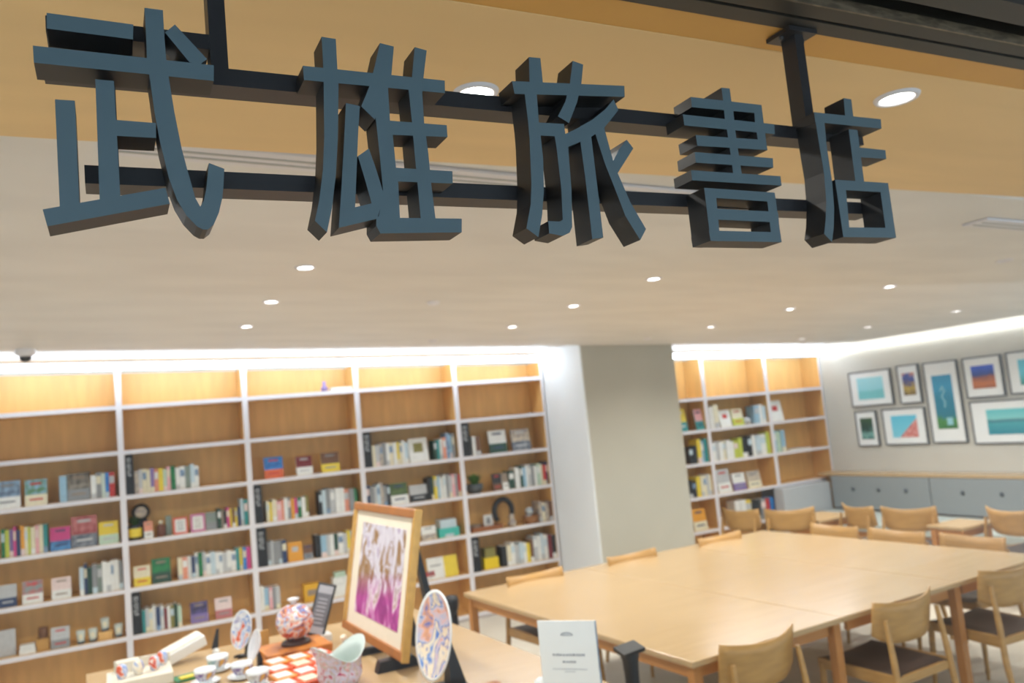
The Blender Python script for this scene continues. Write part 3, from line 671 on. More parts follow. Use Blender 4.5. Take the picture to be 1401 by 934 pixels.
# glasses on the sixth shelf, leftmost bookcase
gt = MB().lathe([(0.0, 0.004), (0.026, 0.004), (0.028, 0.02), (0.034, 0.10), (0.031, 0.10), (0.025, 0.024), (0.0, 0.022)], n=20)
tumbler0 = None
M_GLASSY = mat('frosted_glass', (206, 214, 206), 0.2, grain=0.05)
for (x, dz, lb) in ((-0.28, 0, 'frosted tumbler, leftmost of the four on the sixth shelf'), (-0.194, 0, 'frosted tumbler, second of the four on the sixth shelf'),
                    (-0.105, 0.06, 'frosted tumbler raised on a small block, third of four'), (-0.008, 0, 'frosted tumbler beside the upright, rightmost of four')):
    if tumbler0 is None:
        t = thing('tumbler', lb, 'glass', (x, YS - 0.02, ZB[6] + 0.001 + dz), 0, 'frosted tumblers on the sixth shelf')
        obj('cup', gt, M_GLASSY, t)
        obj('base', MB().lathe([(0, 0), (0.027, 0), (0.028, 0.02), (0.0285, 0.02)], n=20), pal('bluegrey'), t)
        obj('paper_label', MB().box(-0.014, 0.014, -0.036, -0.032, 0.04, 0.075), pal('cream'), t)
        tumbler0 = t
    else:
        dup(tumbler0, (x, YS - 0.02 + (0.03 if dz else 0), ZB[6] + 0.001 + dz), 0, lb)
small('riser_block', MB().box(-0.05, 0.05, -0.045, 0.045, 0, 0.06), M_BIRCH, (-0.105, YS + 0.01, ZB[6] + 0.001), 'small wooden riser block under the raised tumbler', 'block')
small('sign_board', MB().box(-0.15, 0.05, 0, 0.012, 0, 0.2), pal('lightgrey'), (-0.775, YS, ZB[6] + 0.001), 'pale leaning board at left edge of the sixth shelf', 'board', rotz=0.1)
small('small_box', MB().box(0, 0.11, 0, 0.08, 0, 0.035).box(0.005, 0.105, 0.003, 0.077, 0.036, 0.07), pal('white'), (-0.70, YF + 0.03, ZB[6] + 0.001), 'low white stacked box beside the leaning board', 'box')
small('cardboard_box', MB().box(0, 0.085, 0, 0.08, 0, 0.09), M_WALLPIC, (-0.585, YS - 0.03, ZB[6] + 0.001), 'small ochre cardboard box on the sixth shelf', 'box')
small('tea_tin', MB().lathe([(0, 0), (0.032, 0), (0.034, 0.004), (0.034, 0.07), (0.03, 0.08), (0, 0.082)], n=18), pal('brown'), (-0.54, YS + 0.01, ZB[6] + 0.092), 'dark brown tin standing on the ochre box', 'tin')
# second bookcase, fourth shelf
small('clock', MB().lathe([(0, -0.012), (0.062, -0.012), (0.072, 0.0), (0.062, 0.012), (0, 0.012)], n=24, M=Matrix.Rotation(PI / 2, 4, 'X')).box(-0.05, 0.05, -0.006, 0.02, -0.215, -0.06, 0), [pal('black')], (0.2, YS + 0.05, ZB[4] + 0.216), 'dark round plate on a stand behind the yellow jar', 'plate')
small('round_plaque', MB().lathe([(0, 0.0), (0.04, 0.0), (0.046, 0.003)], n=20, M=Matrix.Rotation(PI / 2, 4, 'X')), pal('beige'), (0.2, YS + 0.033, ZB[4] + 0.216), 'beige round label face of the dark plate', 'plaque')
t = thing('plant_pot', 'yellow-banded dark pot with leaves at left of the fourth shelf', 'plant', (0.145, YS - 0.03, ZB[4] + 0.001))
obj('pot', MB().lathe([(0, 0), (0.042, 0), (0.05, 0.02), (0.052, 0.12), (0.046, 0.12), (0.044, 0.03), (0, 0.03)], n=20), pal('black'), t)
obj('band', MB().lathe([(0.0515, 0.025), (0.0535, 0.03), (0.0545, 0.09), (0.0525, 0.095)], n=20), pal('yellow'), t)
def leaves(n, r0, h, sd):
    m = MB(); g = random.Random(sd)
    for i in range(n):
        a = g.uniform(0, 2 * PI); l = g.uniform(0.5, 1) * h; o = g.uniform(0.2, 1) * r0
        c = Vector((math.cos(a), math.sin(a), 0)); s = Vector((-c.y, c.x, 0)) * h * 0.13
        p0 = c * o * 0.3; p1 = c * o * 0.7 + Vector((0, 0, l * 0.6)); p2 = c * o * 1.25 + Vector((0, 0, l))
        m.add([p0, p1 - s, p2, p1 + s, p1 + Vector((0, 0, 0.004))], [(0, 1, 4), (1, 2, 4), (2, 3, 4), (3, 0, 4)], 0)
    return m
lf = obj('foliage', leaves(40, 0.05, 0.09, 2), mat('leaf_green', (62, 96, 44), 0.5, grain=0.3), t, loc=(0, 0, 0.11)); lf['kind'] = 'stuff'
t = thing('bottle', 'brown glass bottle with pale cap on the fourth shelf', 'bottle', (0.345, YS - 0.04, ZB[4] + 0.001))
obj('glass_body', MB().lathe([(0, 0), (0.035, 0), (0.037, 0.01), (0.037, 0.085), (0.02, 0.105), (0.016, 0.11)], n=18), mat('brown_glass', (96, 52, 30), 0.2), t)
obj('cap', MB().lathe([(0.018, 0.108), (0.019, 0.11), (0.019, 0.13), (0, 0.132)], n=16), pal('cream'), t)
small('carton', MB().box(0, 0.045, 0, 0.06, 0, 0.16), pal('greengrey'), (0.385, YS - 0.02, ZB[4] + 0.001), 'narrow pale green carton right of the brown bottle', 'carton')
# bookcase left of pillar
t = thing('potted_plant', 'round grey bowl with green leaves on the fourth shelf left of pillar', 'plant', (3.235, YS, ZB[4] + 0.001))
obj('pot', MB().lathe([(0, 0), (0.06, 0), (0.085, 0.04), (0.088, 0.09), (0.08, 0.09), (0.07, 0.04), (0, 0.03)], n=24), mat('pot_grey', (74, 78, 80), 0.6), t)
lf = obj('foliage', leaves(70, 0.08, 0.12, 5), mat('leaf_green2', (84, 128, 50), 0.5, grain=0.3), t, loc=(0, 0, 0.08)); lf['kind'] = 'stuff'
small('wooden_tray', MB().box(0, 0.33, 0, 0.16, 0, 0.02).box(0, 0.33, 0, 0.01, 0.02, 0.045).box(0, 0.33, 0.15, 0.16, 0.02, 0.045).box(0, 0.01, 0.01, 0.15, 0.02, 0.045).box(0.32, 0.33, 0.01, 0.15, 0.02, 0.045), mat('walnut', (150, 92, 50), 0.5, grain=0.2), (3.15, YF + 0.03, ZB[5] + 0.001), 'brown wooden tray on the fifth shelf left of pillar', 'tray')
small('black_bowl', MB().lathe([(0, 0), (0.03, 0), (0.06, 0.045), (0.055, 0.045), (0.026, 0.006), (0, 0.006)], n=20), pal('taupe'), (3.22, YF + 0.11, ZB[5] + 0.022), 'taupe bowl standing in the wooden tray', 'bowl')
small('white_card', MB().box(0, 0.1, 0, 0.01, 0, 0.12).box(0.03, 0.07, -0.001, 0, 0.03, 0.09, 1), [pal('white'), pal('grey')], (3.325, YF + 0.14, ZB[5] + 0.022), 'white card with grey figure standing in the tray', 'card')
ar = MB().tube([(0.10 * math.cos(a), 0, 0.13 + 0.12 * math.sin(a)) for a in [PI * (1.25 - 0.1 * i) for i in range(16)]], [0.028] * 16, 10)
small('black_arch_ornament', ar, pal('black'), (3.545, YS + 0.04, ZB[5] + 0.026), 'black curved arch ornament on the fifth shelf left of pillar', 'ornament')
small('beige_figurine', MB().lathe([(0, 0), (0.04, 0), (0.045, 0.03), (0.025, 0.08), (0.03, 0.11), (0, 0.13)], n=16), pal('beige'), (3.60, YF + 0.06, ZB[5] + 0.001), 'small beige figurine in front of the black arch', 'figurine')
t = thing('basket', 'small brown basket with blue trinkets on the fifth shelf', 'basket', (3.82, YS - 0.02, ZB[5] + 0.001))
obj('body', MB().lathe([(0, 0), (0.07, 0), (0.082, 0.08), (0.076, 0.08), (0.066, 0.01), (0, 0.01)], n=20), mat('wicker', (160, 108, 62), 0.8, grain=0.4, scale=60, stretch=(1, 1, 3)), t)
small('blue_trinket', MB().lathe([(0, -0.045), (0.035, -0.03), (0.045, 0), (0.035, 0.03), (0, 0.045)], n=14), mat('trinket_blue', (90, 120, 160), 0.4, second=(210, 210, 200), scale=40), (3.81, YS - 0.02, ZB[5] + 0.125), 'round blue trinket piled in the brown basket', 'trinket')
small('blue_trinket', MB().lathe([(0, -0.04), (0.03, -0.03), (0.04, 0), (0.03, 0.03), (0, 0.04)], n=14), MATS['trinket_blue'], (3.79, YS - 0.03, ZB[5] + 0.052), 'lower blue trinket mostly inside the brown basket', 'trinket')
small('teal_box', MB().box(0, 0.21, 0, 0.16, 0, 0.085, 0).box(0.02, 0.19, 0.01, 0.15, 0.0855, 0.165, 1).box(0.06, 0.15, -0.001, 0, 0.0, 0.03, 1), [mat('teal_card', (70, 182, 170), 0.6), pal('paleblue')], (2.80, YF + 0.03, ZB[5] + 0.001), 'teal box with a pale box stacked on its top', 'box')
small('yellow_box', MB().box(0, 0.155, 0, 0.13, 0, 0.11, 0).box(0.02, 0.13, 0.01, 0.12, 0.1105, 0.2, 1), [mat('yellow_card', (226, 196, 20), 0.6), pal('olive')], (3.245, YF + 0.03, ZB[6] + 0.001), 'bright yellow box with olive basket top, sixth shelf left of pillar', 'box')
small('yellow_card_box', MB().box(0, 0.15, 0, 0.1, 0, 0.15, 0).box(0.03, 0.12, -0.001, 0, 0.05, 0.1, 1), [mat('mustard_card', (222, 170, 40), 0.6), pal('taupe')], (1.49, YF + 0.07, ZB[6] + 0.001), 'mustard box on the sixth shelf behind the tilted price stand', 'box')
small('white_carton', MB().box(0, 0.19, 0, 0.12, 0, 0.11, 0).box(0.05, 0.19, 0.02, 0.11, 0.1105, 0.17, 0).box(0.07, 0.17, 0.03, 0.1, 0.1705, 0.215, 1), [pal('white'), pal('palegreen')], (1.70, YF + 0.03, ZB[6] + 0.001), 'stepped pile of white cartons behind the painting left edge', 'cartons')
small('folded_papers', MB().box(0, 0.3, 0, 0.2, 0, 0.03).box(0.02, 0.29, 0.01, 0.2, 0.0305, 0.05), pal('lightgrey'), (3.75, YF + 0.02, ZB[7] + 0.001), 'grey folded papers on the bottom shelf left of pillar', 'papers')
small('dark_pouch', MB().lathe([(0, 0), (0.07, 0), (0.085, 0.05), (0.06, 0.12), (0, 0.14)], n=16), pal('black'), (3.38, YF + 0.12, ZB[7] + 0.001), 'dark rounded pouch on the bottom shelf left of pillar', 'pouch')
small('blue_pouch', MB().lathe([(0, 0), (0.05, 0), (0.065, 0.05), (0.05, 0.13), (0, 0.15)], n=16), pal('lightblue'), (3.56, YF + 0.12, ZB[7] + 0.001), 'pale blue pouch right of the dark pouch', 'pouch')
small('lilac_ornament', MB().lathe([(0, 0), (0.03, 0), (0.034, 0.03), (0.012, 0.06), (0.018, 0.085), (0, 0.1)], n=14), pal('violet'), (1.80, YF + 0.06, ZB[1] + 0.001), 'small lilac ornament on the top shelf', 'ornament')
small('white_tray', MB().box(0, 0.2, 0, 0.12, 0, 0.03), pal('white'), (1.86, YF + 0.03, ZB[1] + 0.001), 'flat white tray beside the lilac ornament', 'tray')
small('papers', MB().box(0, 0.34, 0, 0.2, 0, 0.012), pal('white'), (7.42, YF + 0.02, ZB[4] + 0.001), 'flat white papers on the corner bookcase shelf', 'papers')
small('grey_pouch', MB().lathe([(0, 0), (0.05, 0), (0.06, 0.03), (0.04, 0.08), (0, 0.09)], n=14), pal('lightgrey'), (6.83, YF + 0.08, ZB[3] + 0.001), 'small grey pouch on third shelf right of pillar', 'pouch')

# ------------------------------------------------------------ bench along the right wall
bz = EYE - 1.0
bn = thing('wall_bench', 'long grey upholstered wall bench under the framed pictures', 'bench', (7.8, 5.0, 0))
def W(mb_fn): return mb_fn
def bobj(name, mb, mats, bevel=0.0): return obj(name, mb, mats, bn, bevel, loc=(-7.8, -5.0, 0))
bobj('ledge', MB().box(7.80, 8.075, 1.2, 7.52, bz, bz + 0.03), M_TABLE)
obk = MB().box(7.90, 8.07, 1.2, 7.50, 0, bz - 0.001)
bobj('carcass', obk, M_CHAIR)
for y0, y1 in ((6.01, 7.34), (4.46, 6.0), (2.9, 4.45), (1.3, 2.89)):
    p = bobj('back_cushion', MB().box(7.80, 7.895, y0, y1, 0.46, bz - 0.005), M_FABRIC, bevel=0.012)
    for q in range(3):
        yy = y1 - (y1 - y0) * (0.24 + 0.27 * q)
        b = obj('button', MB().lathe([(0.026, 0.0), (0.022, 0.006), (0, 0.009)], n=12, M=Matrix.Translation((7.80, yy, 0.695)) @ Matrix.Rotation(-PI / 2, 4, 'Y')), mat('button_grey', (70, 74, 78), 0.8), p)
bobj('seat_cushion', MB().box(7.05, 7.797, 1.3, 7.34, 0.36, 0.45), M_SEAT, bevel=0.015)
bobj('seat_base', MB().box(7.09, 7.897, 1.3, 7.34, 0.0, 0.355), M_TABLE_EDGE)
bobj('end_panel', MB().box(7.03, 7.795, 7.36, 7.50, 0.0, ZB[5] - BT - 0.002), M_FABRIC_L)

# ------------------------------------------------------------ framed pictures on the right wall
def seascape(n, top, bot, ext, split=0.45):
    return ramp_mat(n, [(0.0, bot), (split - 0.04, bot), (split + 0.02, top), (1.0, ext)], 2, -0.2, 0.2, 0.12, 5)
P1 = seascape('print_cyan_sea', (150, 214, 226), (120, 200, 206), (170, 226, 236))
P2 = ramp_mat('print_festival', [(0, (90, 70, 50)), (0.4, (190, 160, 60)), (0.55, (60, 60, 120)), (0.75, (60, 90, 170)), (1.0, (220, 140, 70))], 2, -0.15, 0.15, 0.9, 12)
P3 = ramp_mat('print_teal_garden', [(0, (50, 110, 50)), (0.18, (70, 140, 60)), (0.26, (30, 120, 140)), (0.55, (24, 130, 160)), (0.75, (40, 150, 190)), (1.0, (30, 140, 180))], 2, -0.32, 0.32, 0.25, 9)
P4 = ramp_mat('print_orange_hill', [(0, (120, 60, 30)), (0.3, (200, 110, 40)), (0.48, (150, 80, 50)), (0.55, (30, 50, 120)), (0.8, (30, 80, 200)), (1.0, (20, 60, 190))], 2, -0.15, 0.15, 0.35, 6)
P5 = ramp_mat('print_cyan_tree', [(0, (20, 80, 80)), (0.25, (60, 160, 160)), (0.5, (100, 206, 224)), (1.0, (90, 190, 220))], 2, -0.15, 0.15, 0.5, 5)
P6 = ramp_mat('print_waterfall', [(0, (30, 90, 90)), (0.3, (120, 170, 160)), (0.5, (24, 60, 44)), (1.0, (60, 90, 50))], 2, -0.15, 0.15, 0.8, 9)
P7 = ramp_mat('print_sky_cyan', [(0, (130, 210, 230)), (1.0, (90, 196, 226))], 2, -0.15, 0.15, 0.2, 3)
P8 = ramp_mat('print_teal_bay', [(0, (26, 130, 150)), (0.45, (60, 160, 170)), (0.55, (60, 120, 130)), (0.62, (130, 206, 206)), (1.0, (90, 196, 204))], 2, -0.14, 0.14, 0.12, 4)
pics = [(7.09, 6.50, 0.21, -0.205, P1, 0.19, 0.19, 'framed print of a pale cyan sea, top left of the group'),
        (6.41, 6.13, 0.225, -0.21, P2, 0.22, 0.21, 'narrow framed print in blue and orange, second in top row'),
        (6.07, 5.665, 0.22, -0.66, P3, 0.21, 0.17, 'tall framed teal print, the largest upright one on the wall'),
        (5.60, 5.185, 0.22, -0.205, P4, 0.20, 0.22, 'framed print of orange hill under deep blue sky'),
        (5.13, 4.54, 0.225, -0.195, P5, 0.19, 0.2, 'framed cyan print cut off at the picture right edge, top row'),
        (7.07, 6.77, -0.26, -0.68, P6, 0.2, 0.2, 'small upright framed print of dark green waterfall, bottom left'),
        (6.685, 6.125, -0.255, -0.67, P7, 0.2, 0.2, 'framed print of red triangle on cyan sky, lower row'),
        (5.59, 4.60, -0.24, -0.68, P8, 0.17, 0.21, 'wide framed teal print of a bay, lower row at right edge')]
for (ya, yb, z1, z0, pm, mx_, mz_, lb) in pics:
    w, h = ya - yb, z1 - z0
    t = thing('framed_picture', lb, 'picture', (8.078, (ya + yb) / 2, EYE + (z0 + z1) / 2), -PI / 2, 'framed pictures on the right wall')
    f = MB(); e = 0.014
    f.box(-w / 2, w / 2, -0.03, 0, -h / 2, -h / 2 + e); f.box(-w / 2, w / 2, -0.03, 0, h / 2 - e, h / 2)
    f.box(-w / 2, -w / 2 + e, -0.03, 0, -h / 2 + e, h / 2 - e); f.box(w / 2 - e, w / 2, -0.03, 0, -h / 2 + e, h / 2 - e)
    obj('frame', f, M_FRAME, t)
    obj('mat_board', MB().box(-w / 2 + e, w / 2 - e, -0.022, -0.002, -h / 2 + e, h / 2 - e), M_MAT, t)
    pw, ph = w / 2 - w * mx_, h / 2 - h * mz_
    p = obj('print', MB().box(-pw, pw, -0.0235, -0.022, -ph, ph), pm, t)
    if pm is P7:
        obj('red_mountain', MB().hexa([(-pw * 0.45, -0.0242, -ph), (pw, -0.0242, -ph), (pw, -0.0242, ph * 0.7)], [(-pw * 0.45, -0.0236, -ph), (pw, -0.0236, -ph), (pw, -0.0236, ph * 0.7)]), mat('red_lattice', (200, 80, 74), 0.5, second=(226, 170, 160), scale=60), p)
    if pm is P3:
        g = MB()
        g.tube([(-0.03, -0.025, 0.12), (0.0, -0.025, 0.17), (0.02, -0.025, 0.12), (-0.02, -0.025, 0.06), (0.01, -0.025, 0.0), (0.0, -0.025, -0.06)], 0.008, 6)
        g.box(0.0, 0.07, -0.0245, -0.0236, -0.25, -0.17)
        obj('pale_figure', g, mat('pale_cyan', (150, 206, 216), 0.5), p)
    if pm is P5:
        obj('pale_disc', MB().lathe([(0, 0), (0.05, 0), (0.05, 0.002)], n=18, M=Matrix.Translation((0.02, -0.0236, 0.0)) @ Matrix.Rotation(PI / 2, 4, 'X')), pal('palegreen'), p)

# ------------------------------------------------------------ chairs
def make_chair():
    t = thing('dining_chair', '', 'chair')
    # curved plywood back; chair faces +y
    n = 12; m = MB(); th = 0.011
    def P(i, j, side):
        u = -1 + 2 * i / n
        zt = 0.765 + 0.022 * u * u; zb = 0.565 + 0.05 * abs(u) ** 4
        v = j / 4
        z = zb + (zt - zb) * v
        y = -0.035 + 0.062 * u * u - 0.03 * (v - 0.5) + (th if side else 0)
        return (0.232 * u, y, z)
    vs = [P(i, j, s) for s in (0, 1) for i in range(n + 1) for j in range(5)]
    idx = lambda s, i, j: s * (n + 1) * 5 + i * 5 + j
    fs = []
    for i in range(n):
        for j in range(4):
            fs.append((idx(0, i, j), idx(0, i + 1, j), idx(0, i + 1, j + 1), idx(0, i, j + 1)))
            fs.append((idx(1, i, j), idx(1, i, j + 1), idx(1, i + 1, j + 1), idx(1, i + 1, j)))
        fs.append((idx(0, i, 4), idx(0, i + 1, 4), idx(1, i + 1, 4), idx(1, i, 4)))
        fs.append((idx(0, i, 0), idx(1, i, 0), idx(1, i + 1, 0), idx(0, i + 1, 0)))
    for j in range(4):
        fs.append((idx(0, 0, j), idx(0, 0, j + 1), idx(1, 0, j + 1), idx(1, 0, j)))
        fs.append((idx(0, n, j), idx(1, n, j), idx(1, n, j + 1), idx(0, n, j + 1)))
    m.add(vs, fs, 0, True)
    obj('backrest', m, M_CHAIR, t)
    for s in (-1, 1):
        obj('leg', MB().tube([(s * 0.205, -0.024, 0.70), (s * 0.213, -0.045, 0.5), (s * 0.222, -0.06, 0.3), (s * 0.235, -0.115, 0.0)], [0.012, 0.017, 0.018, 0.012], 10), M_CHAIR, t)
        obj('leg', MB().tube([(s * 0.215, 0.40, 0.42), (s * 0.222, 0.41, 0.2), (s * 0.23, 0.42, 0.0)], [0.019, 0.016, 0.011], 10), M_CHAIR, t)
        obj('side_rail', MB().hexa([(s * 0.205, -0.05, 0.375), (s * 0.225, -0.05, 0.375), (s * 0.225, 0.42, 0.39), (s * 0.205, 0.42, 0.39)], [(s * 0.205, -0.05, 0.435), (s * 0.225, -0.05, 0.435), (s * 0.225, 0.42, 0.44), (s * 0.205, 0.42, 0.44)]), M_CHAIR, t)
    obj('cross_rail', MB().box(-0.204, 0.204, -0.05, -0.032, 0.385, 0.425), M_CHAIR, t)
    obj('cross_rail', MB().box(-0.204, 0.204, 0.395, 0.413, 0.385, 0.43), M_CHAIR, t)
    k = 8; sm = MB(); vs = []
    for i in range(k + 1):
        for j in range(k + 1):
            u = -1 + 2 * i / k; v = -1 + 2 * j / k
            z = 0.447 - 0.014 * (1 - u * u) + 0.006 * v
            if abs(u) == 1 or abs(v) == 1: z -= 0.012
            vs.append((0.222 * u, 0.185 + 0.235 * v, z))
    fs = [(i * (k + 1) + j, (i + 1) * (k + 1) + j, (i + 1) * (k + 1) + j + 1, i * (k + 1) + j + 1) for i in range(k) for j in range(k)]
    sm.add(vs, fs, 0, True)
    sm.box(-0.2, 0.2, -0.03, 0.39, 0.415, 0.428)
    obj('seat', sm, M_LEATHER, t)
    return t
A = math.radians(3.3)
near = make_chair()
near.location = (2.61, 2.99, 0); near.rotation_euler = (0, 0, A); near['label'] = 'light oak chair at near left corner of the big table'; near['group'] = 'oak chairs around the big table'
G1 = 'oak chairs around the big table'; G2 = 'oak chairs by the wall bench'
for (x, y, a, lb, g) in (
    (3.61, 3.01, A, 'light oak chair in the middle of the near table side', G1),
    (4.53, 3.05, A - 0.1, 'light oak chair cut off at the right edge, near table side', G1),
    (2.66, 5.33, PI + A, 'oak chair back peeping over far table edge left of the pillar', G1),
    (3.52, 5.37, PI + A, 'oak chair back over the far table edge in front of the pillar', G1),
    (4.42, 5.42, PI + A, 'oak chair back over far table edge by the right bookcases', G1),
    (5.22, 4.93, PI / 2 + A, 'oak chair at far end of the table right side', G1),
    (5.25, 4.36, PI / 2 + A, 'oak chair in the middle of the table right end', G1),
    (5.28, 3.78, PI / 2 + A, 'oak chair at near end of the table right side', G1),
    (5.60, 6.50, -PI / 2 + 0.12, 'oak chair in front of the bookcases right of the pillar', G2),
    (5.82, 6.04, -PI / 4, 'oak chair turned towards corner, before the corner bookcase', G2),
    (6.22, 5.60, -PI / 2 - 0.25, 'oak chair facing bench, left of the two small-table chairs', G2),
    (6.27, 5.08, -PI / 2 + 0.37, 'oak chair facing the bench at the nearer small table', G2),
    (6.47, 4.30, -PI / 2 - 0.19, 'oak chair facing the bench at the right picture edge', G2)):
    dup(near, (x, y, 0), a, lb, g)

# ------------------------------------------------------------ big table made of three
def table(loc, w, d, label, name='work_table', h=0.72, group=None, rotz=A):
    t = thing(name, label, 'table', loc, rotz, group)
    obj('tabletop', MB().box(0.001, w - 0.001, 0, d, h - 0.028, h), M_TABLE, t, bevel=0.004)
    for y0, y1 in ((0.04, 0.06), (d - 0.06, d - 0.04)):
        obj('apron', MB().box(0.075, w - 0.075, y0, y1, h - 0.09, h - 0.029), M_TABLE_EDGE, t)
    for x0 in (0.025, w - 0.045):
        obj('apron', MB().box(x0, x0 + 0.02, 0.075, d - 0.075, h - 0.09, h - 0.029), M_TABLE_EDGE, t)
    for x in (0.02, w - 0.07):
        for y in (0.02, d - 0.07):
            obj('leg', MB().box(x, x + 0.05, y, y + 0.05, 0, h - 0.0295), M_TABLE_EDGE, t, bevel=0.003)
    return t
P0 = Vector((2.27, 3.06, 0)); E1 = Vector((math.cos(A), math.sin(A), 0))
bt = thing('conference_table', 'large beech table of three joined tops with chairs around it', 'table', tuple(P0), A)
for i in range(3):
    obj('tabletop', MB().box(i * 1.0 + 0.0015, i * 1.0 + (0.9985 if i < 2 else 0.90), 0, 2.34, 0.692, 0.72), M_TABLE, bt, bevel=0.004)
    for y0 in (0.045, 2.275):
        obj('apron', MB().box(i * 1.0 + 0.08, i * 1.0 + (0.94 if i < 2 else 0.84), y0, y0 + 0.02, 0.63, 0.691), M_TABLE_EDGE, bt)
for x in (0.02, 0.95, 1.97, 2.83):
    for y in (0.02, 1.15, 2.27):
        if y == 1.15 and x not in (0.02, 2.83): continue
        obj('leg', MB().box(x, x + 0.05, y, y + 0.05, 0, 0.6905), M_TABLE_EDGE, bt, bevel=0.003)
    obj('apron', MB().box(x + 0.015, x + 0.035, 0.075, 2.265, 0.63, 0.691), M_TABLE_EDGE, bt)
table((6.24, 4.55, 0), 0.42, 0.34, 'small beech table before the bench, nearer one', 'side_table', 0.64, 'small tables by the bench', 0.0)
table((6.05, 5.90, 0), 0.5, 0.45, 'small beech table before the bench, farther one', 'side_table', 0.64, 'small tables by the bench', 0.0)

# ------------------------------------------------------------ display table in front
DT = 0.88
dt = thing('display_table', 'light beech display table with ceramics in the foreground', 'table', (0, 2.2, 0))
tp = [(-0.15, 4.46 - 2.2), (-0.08, -0.05), (1.62, -0.05), (1.47, 4.50 - 2.2)]
obj('tabletop', MB().hexa([(x, y, DT - 0.03) for x, y in tp], [(x, y, DT) for x, y in tp]), M_TABLE, dt, bevel=0.003)
for (x, y) in ((-0.08, 2.15), (0.0, 0.05), (1.48, 0.05), (1.38, 2.18)):
    obj('leg', MB().box(x - 0.03, x + 0.03, y - 0.03, y + 0.03, 0, DT - 0.031), M_TABLE_EDGE, dt)
obj('apron', MB().box(0.0, 1.44, 2.15, 2.17, DT - 0.09, DT - 0.031), M_TABLE_EDGE, dt)
obj('lower_shelf', MB().box(0.03, 1.34, 0.1, 2.1, 0.25, 0.27), M_TABLE, dt)

# framed painting (leans back on a small easel)
w, h = 0.847, 0.608
pt = thing('framed_painting', 'gilt-framed magenta and white painting leaning on the display table', 'painting', (1.004, 4.124, 0.93))
pt.rotation_euler = (-0.188, 0, -1.532)
e = 0.038
f = MB()
f.box(0, w, -0.028, 0.0, 0, e, 1); f.box(0, w, -0.028, 0.0, h - e, h, 1)
f.box(0, e, -0.028, 0.0, e, h - e, 0); f.box(w - e, w, -0.028, 0.0, e, h - e, 0)
f.box(w - 0.012, w + 0.003, -0.032, 0.002, 0, h, 0)
obj('frame', f, [M_GOLD, M_GOLD2], pt, bevel=0.004)
obj('mount', MB().box(e, w - e, -0.016, -0.006, e, h - e), M_CREAM, pt)
PA = bpy.data.materials.new('painting_print'); PA.use_nodes = True
nt = PA.node_tree; b_ = nt.nodes['Principled BSDF']; b_.inputs['Roughness'].default_value = 0.4
tc = nt.nodes.new('ShaderNodeTexCoord'); mp_ = nt.nodes.new('ShaderNodeMapping'); mp_.inputs['Scale'].default_value = (1.0, 1, 0.6)
nt.links.new(tc.outputs['Object'], mp_.inputs[0])
nz = nt.nodes.new('ShaderNodeTexNoise'); nz.inputs['Scale'].default_value = 11; nz.inputs['Detail'].default_value = 3; nz.inputs['Distortion'].default_value = 1.6
nt.links.new(mp_.outputs[0], nz.inputs['Vector'])
def rmp(st):
    r_ = nt.nodes.new('ShaderNodeValToRGB')
    while len(r_.color_ramp.elements) < len(st): r_.color_ramp.elements.new(0.5)
    for e_, (p_, c_) in zip(r_.color_ramp.elements, st): e_.position = p_; e_.color = (*lin(c_), 1)
    nt.links.new(nz.outputs['Fac'], r_.inputs[0]); return r_
up_ = rmp([(0.34, (150, 112, 60)), (0.44, (170, 140, 110)), (0.48, (206, 200, 216)), (0.62, (224, 222, 232)), (0.7, (170, 150, 190))])
lo_ = rmp([(0.34, (150, 40, 130)), (0.46, (186, 70, 160)), (0.54, (210, 140, 196)), (0.62, (236, 222, 236)), (0.72, (160, 120, 70))])
sp = nt.nodes.new('ShaderNodeSeparateXYZ'); nt.links.new(tc.outputs['Object'], sp.inputs[0])
mr = nt.nodes.new('ShaderNodeMapRange'); mr.inputs[1].default_value = 0.27; mr.inputs[2].default_value = 0.15
ad = nt.nodes.new('ShaderNodeMath'); ad.operation = 'MULTIPLY_ADD'; ad.inputs[1].default_value = -0.10
nt.links.new(sp.outputs[0], ad.inputs[0]); nt.links.new(sp.outputs[2], ad.inputs[2]); nt.links.new(ad.outputs[0], mr.inputs[0])
mxr = nt.nodes.new('ShaderNodeMix'); mxr.data_type = 'RGBA'
nt.links.new(mr.outputs[0], mxr.inputs[0]); nt.links.new(up_.outputs[0], mxr.inputs[6]); nt.links.new(lo_.outputs[0], mxr.inputs[7])
nt.links.new(mxr.outputs[2], b_.inputs['Base Color'])
obj('picture', MB().box(0.145, w - 0.115, -0.018, -0.016, 0.10, h - 0.09), PA, pt)
# easel
es = thing('table_easel', 'black folding table easel holding the gilt-framed painting', 'easel', (1.0, 3.7, DT))
obj('foot', MB().hexa([(-0.06, 0.02, 0), (-0.06, 0.05, 0), (0.14, 0.05, 0), (0.14, 0.02, 0)], [(-0.05, 0.02, 0.03), (-0.05, 0.05, 0.03), (0.1, 0.05, 0.03), (0.1, 0.02, 0.03)]), M_BLACK, es)
obj('foot', MB().hexa([(-0.06, -0.30, 0), (-0.06, -0.25, 0), (0.14, -0.25, 0), (0.14, -0.30, 0)], [(-0.045, -0.30, 0.045), (-0.045, -0.25, 0.045), (0.1, -0.25, 0.045), (0.1, -0.30, 0.045)]), M_BLACK, es)
pr = obj('prong', MB().tube([(-0.07, 0.035, 0.012), (-0.11, 0.015, 0.09)], [0.011, 0.011], 8), M_BLACK, es)
obj('prong_tip', MB().tube([(-0.111, 0.0148, 0.092), (-0.118, 0.012, 0.108)], [0.013, 0.012], 8), M_CREAM, pr)
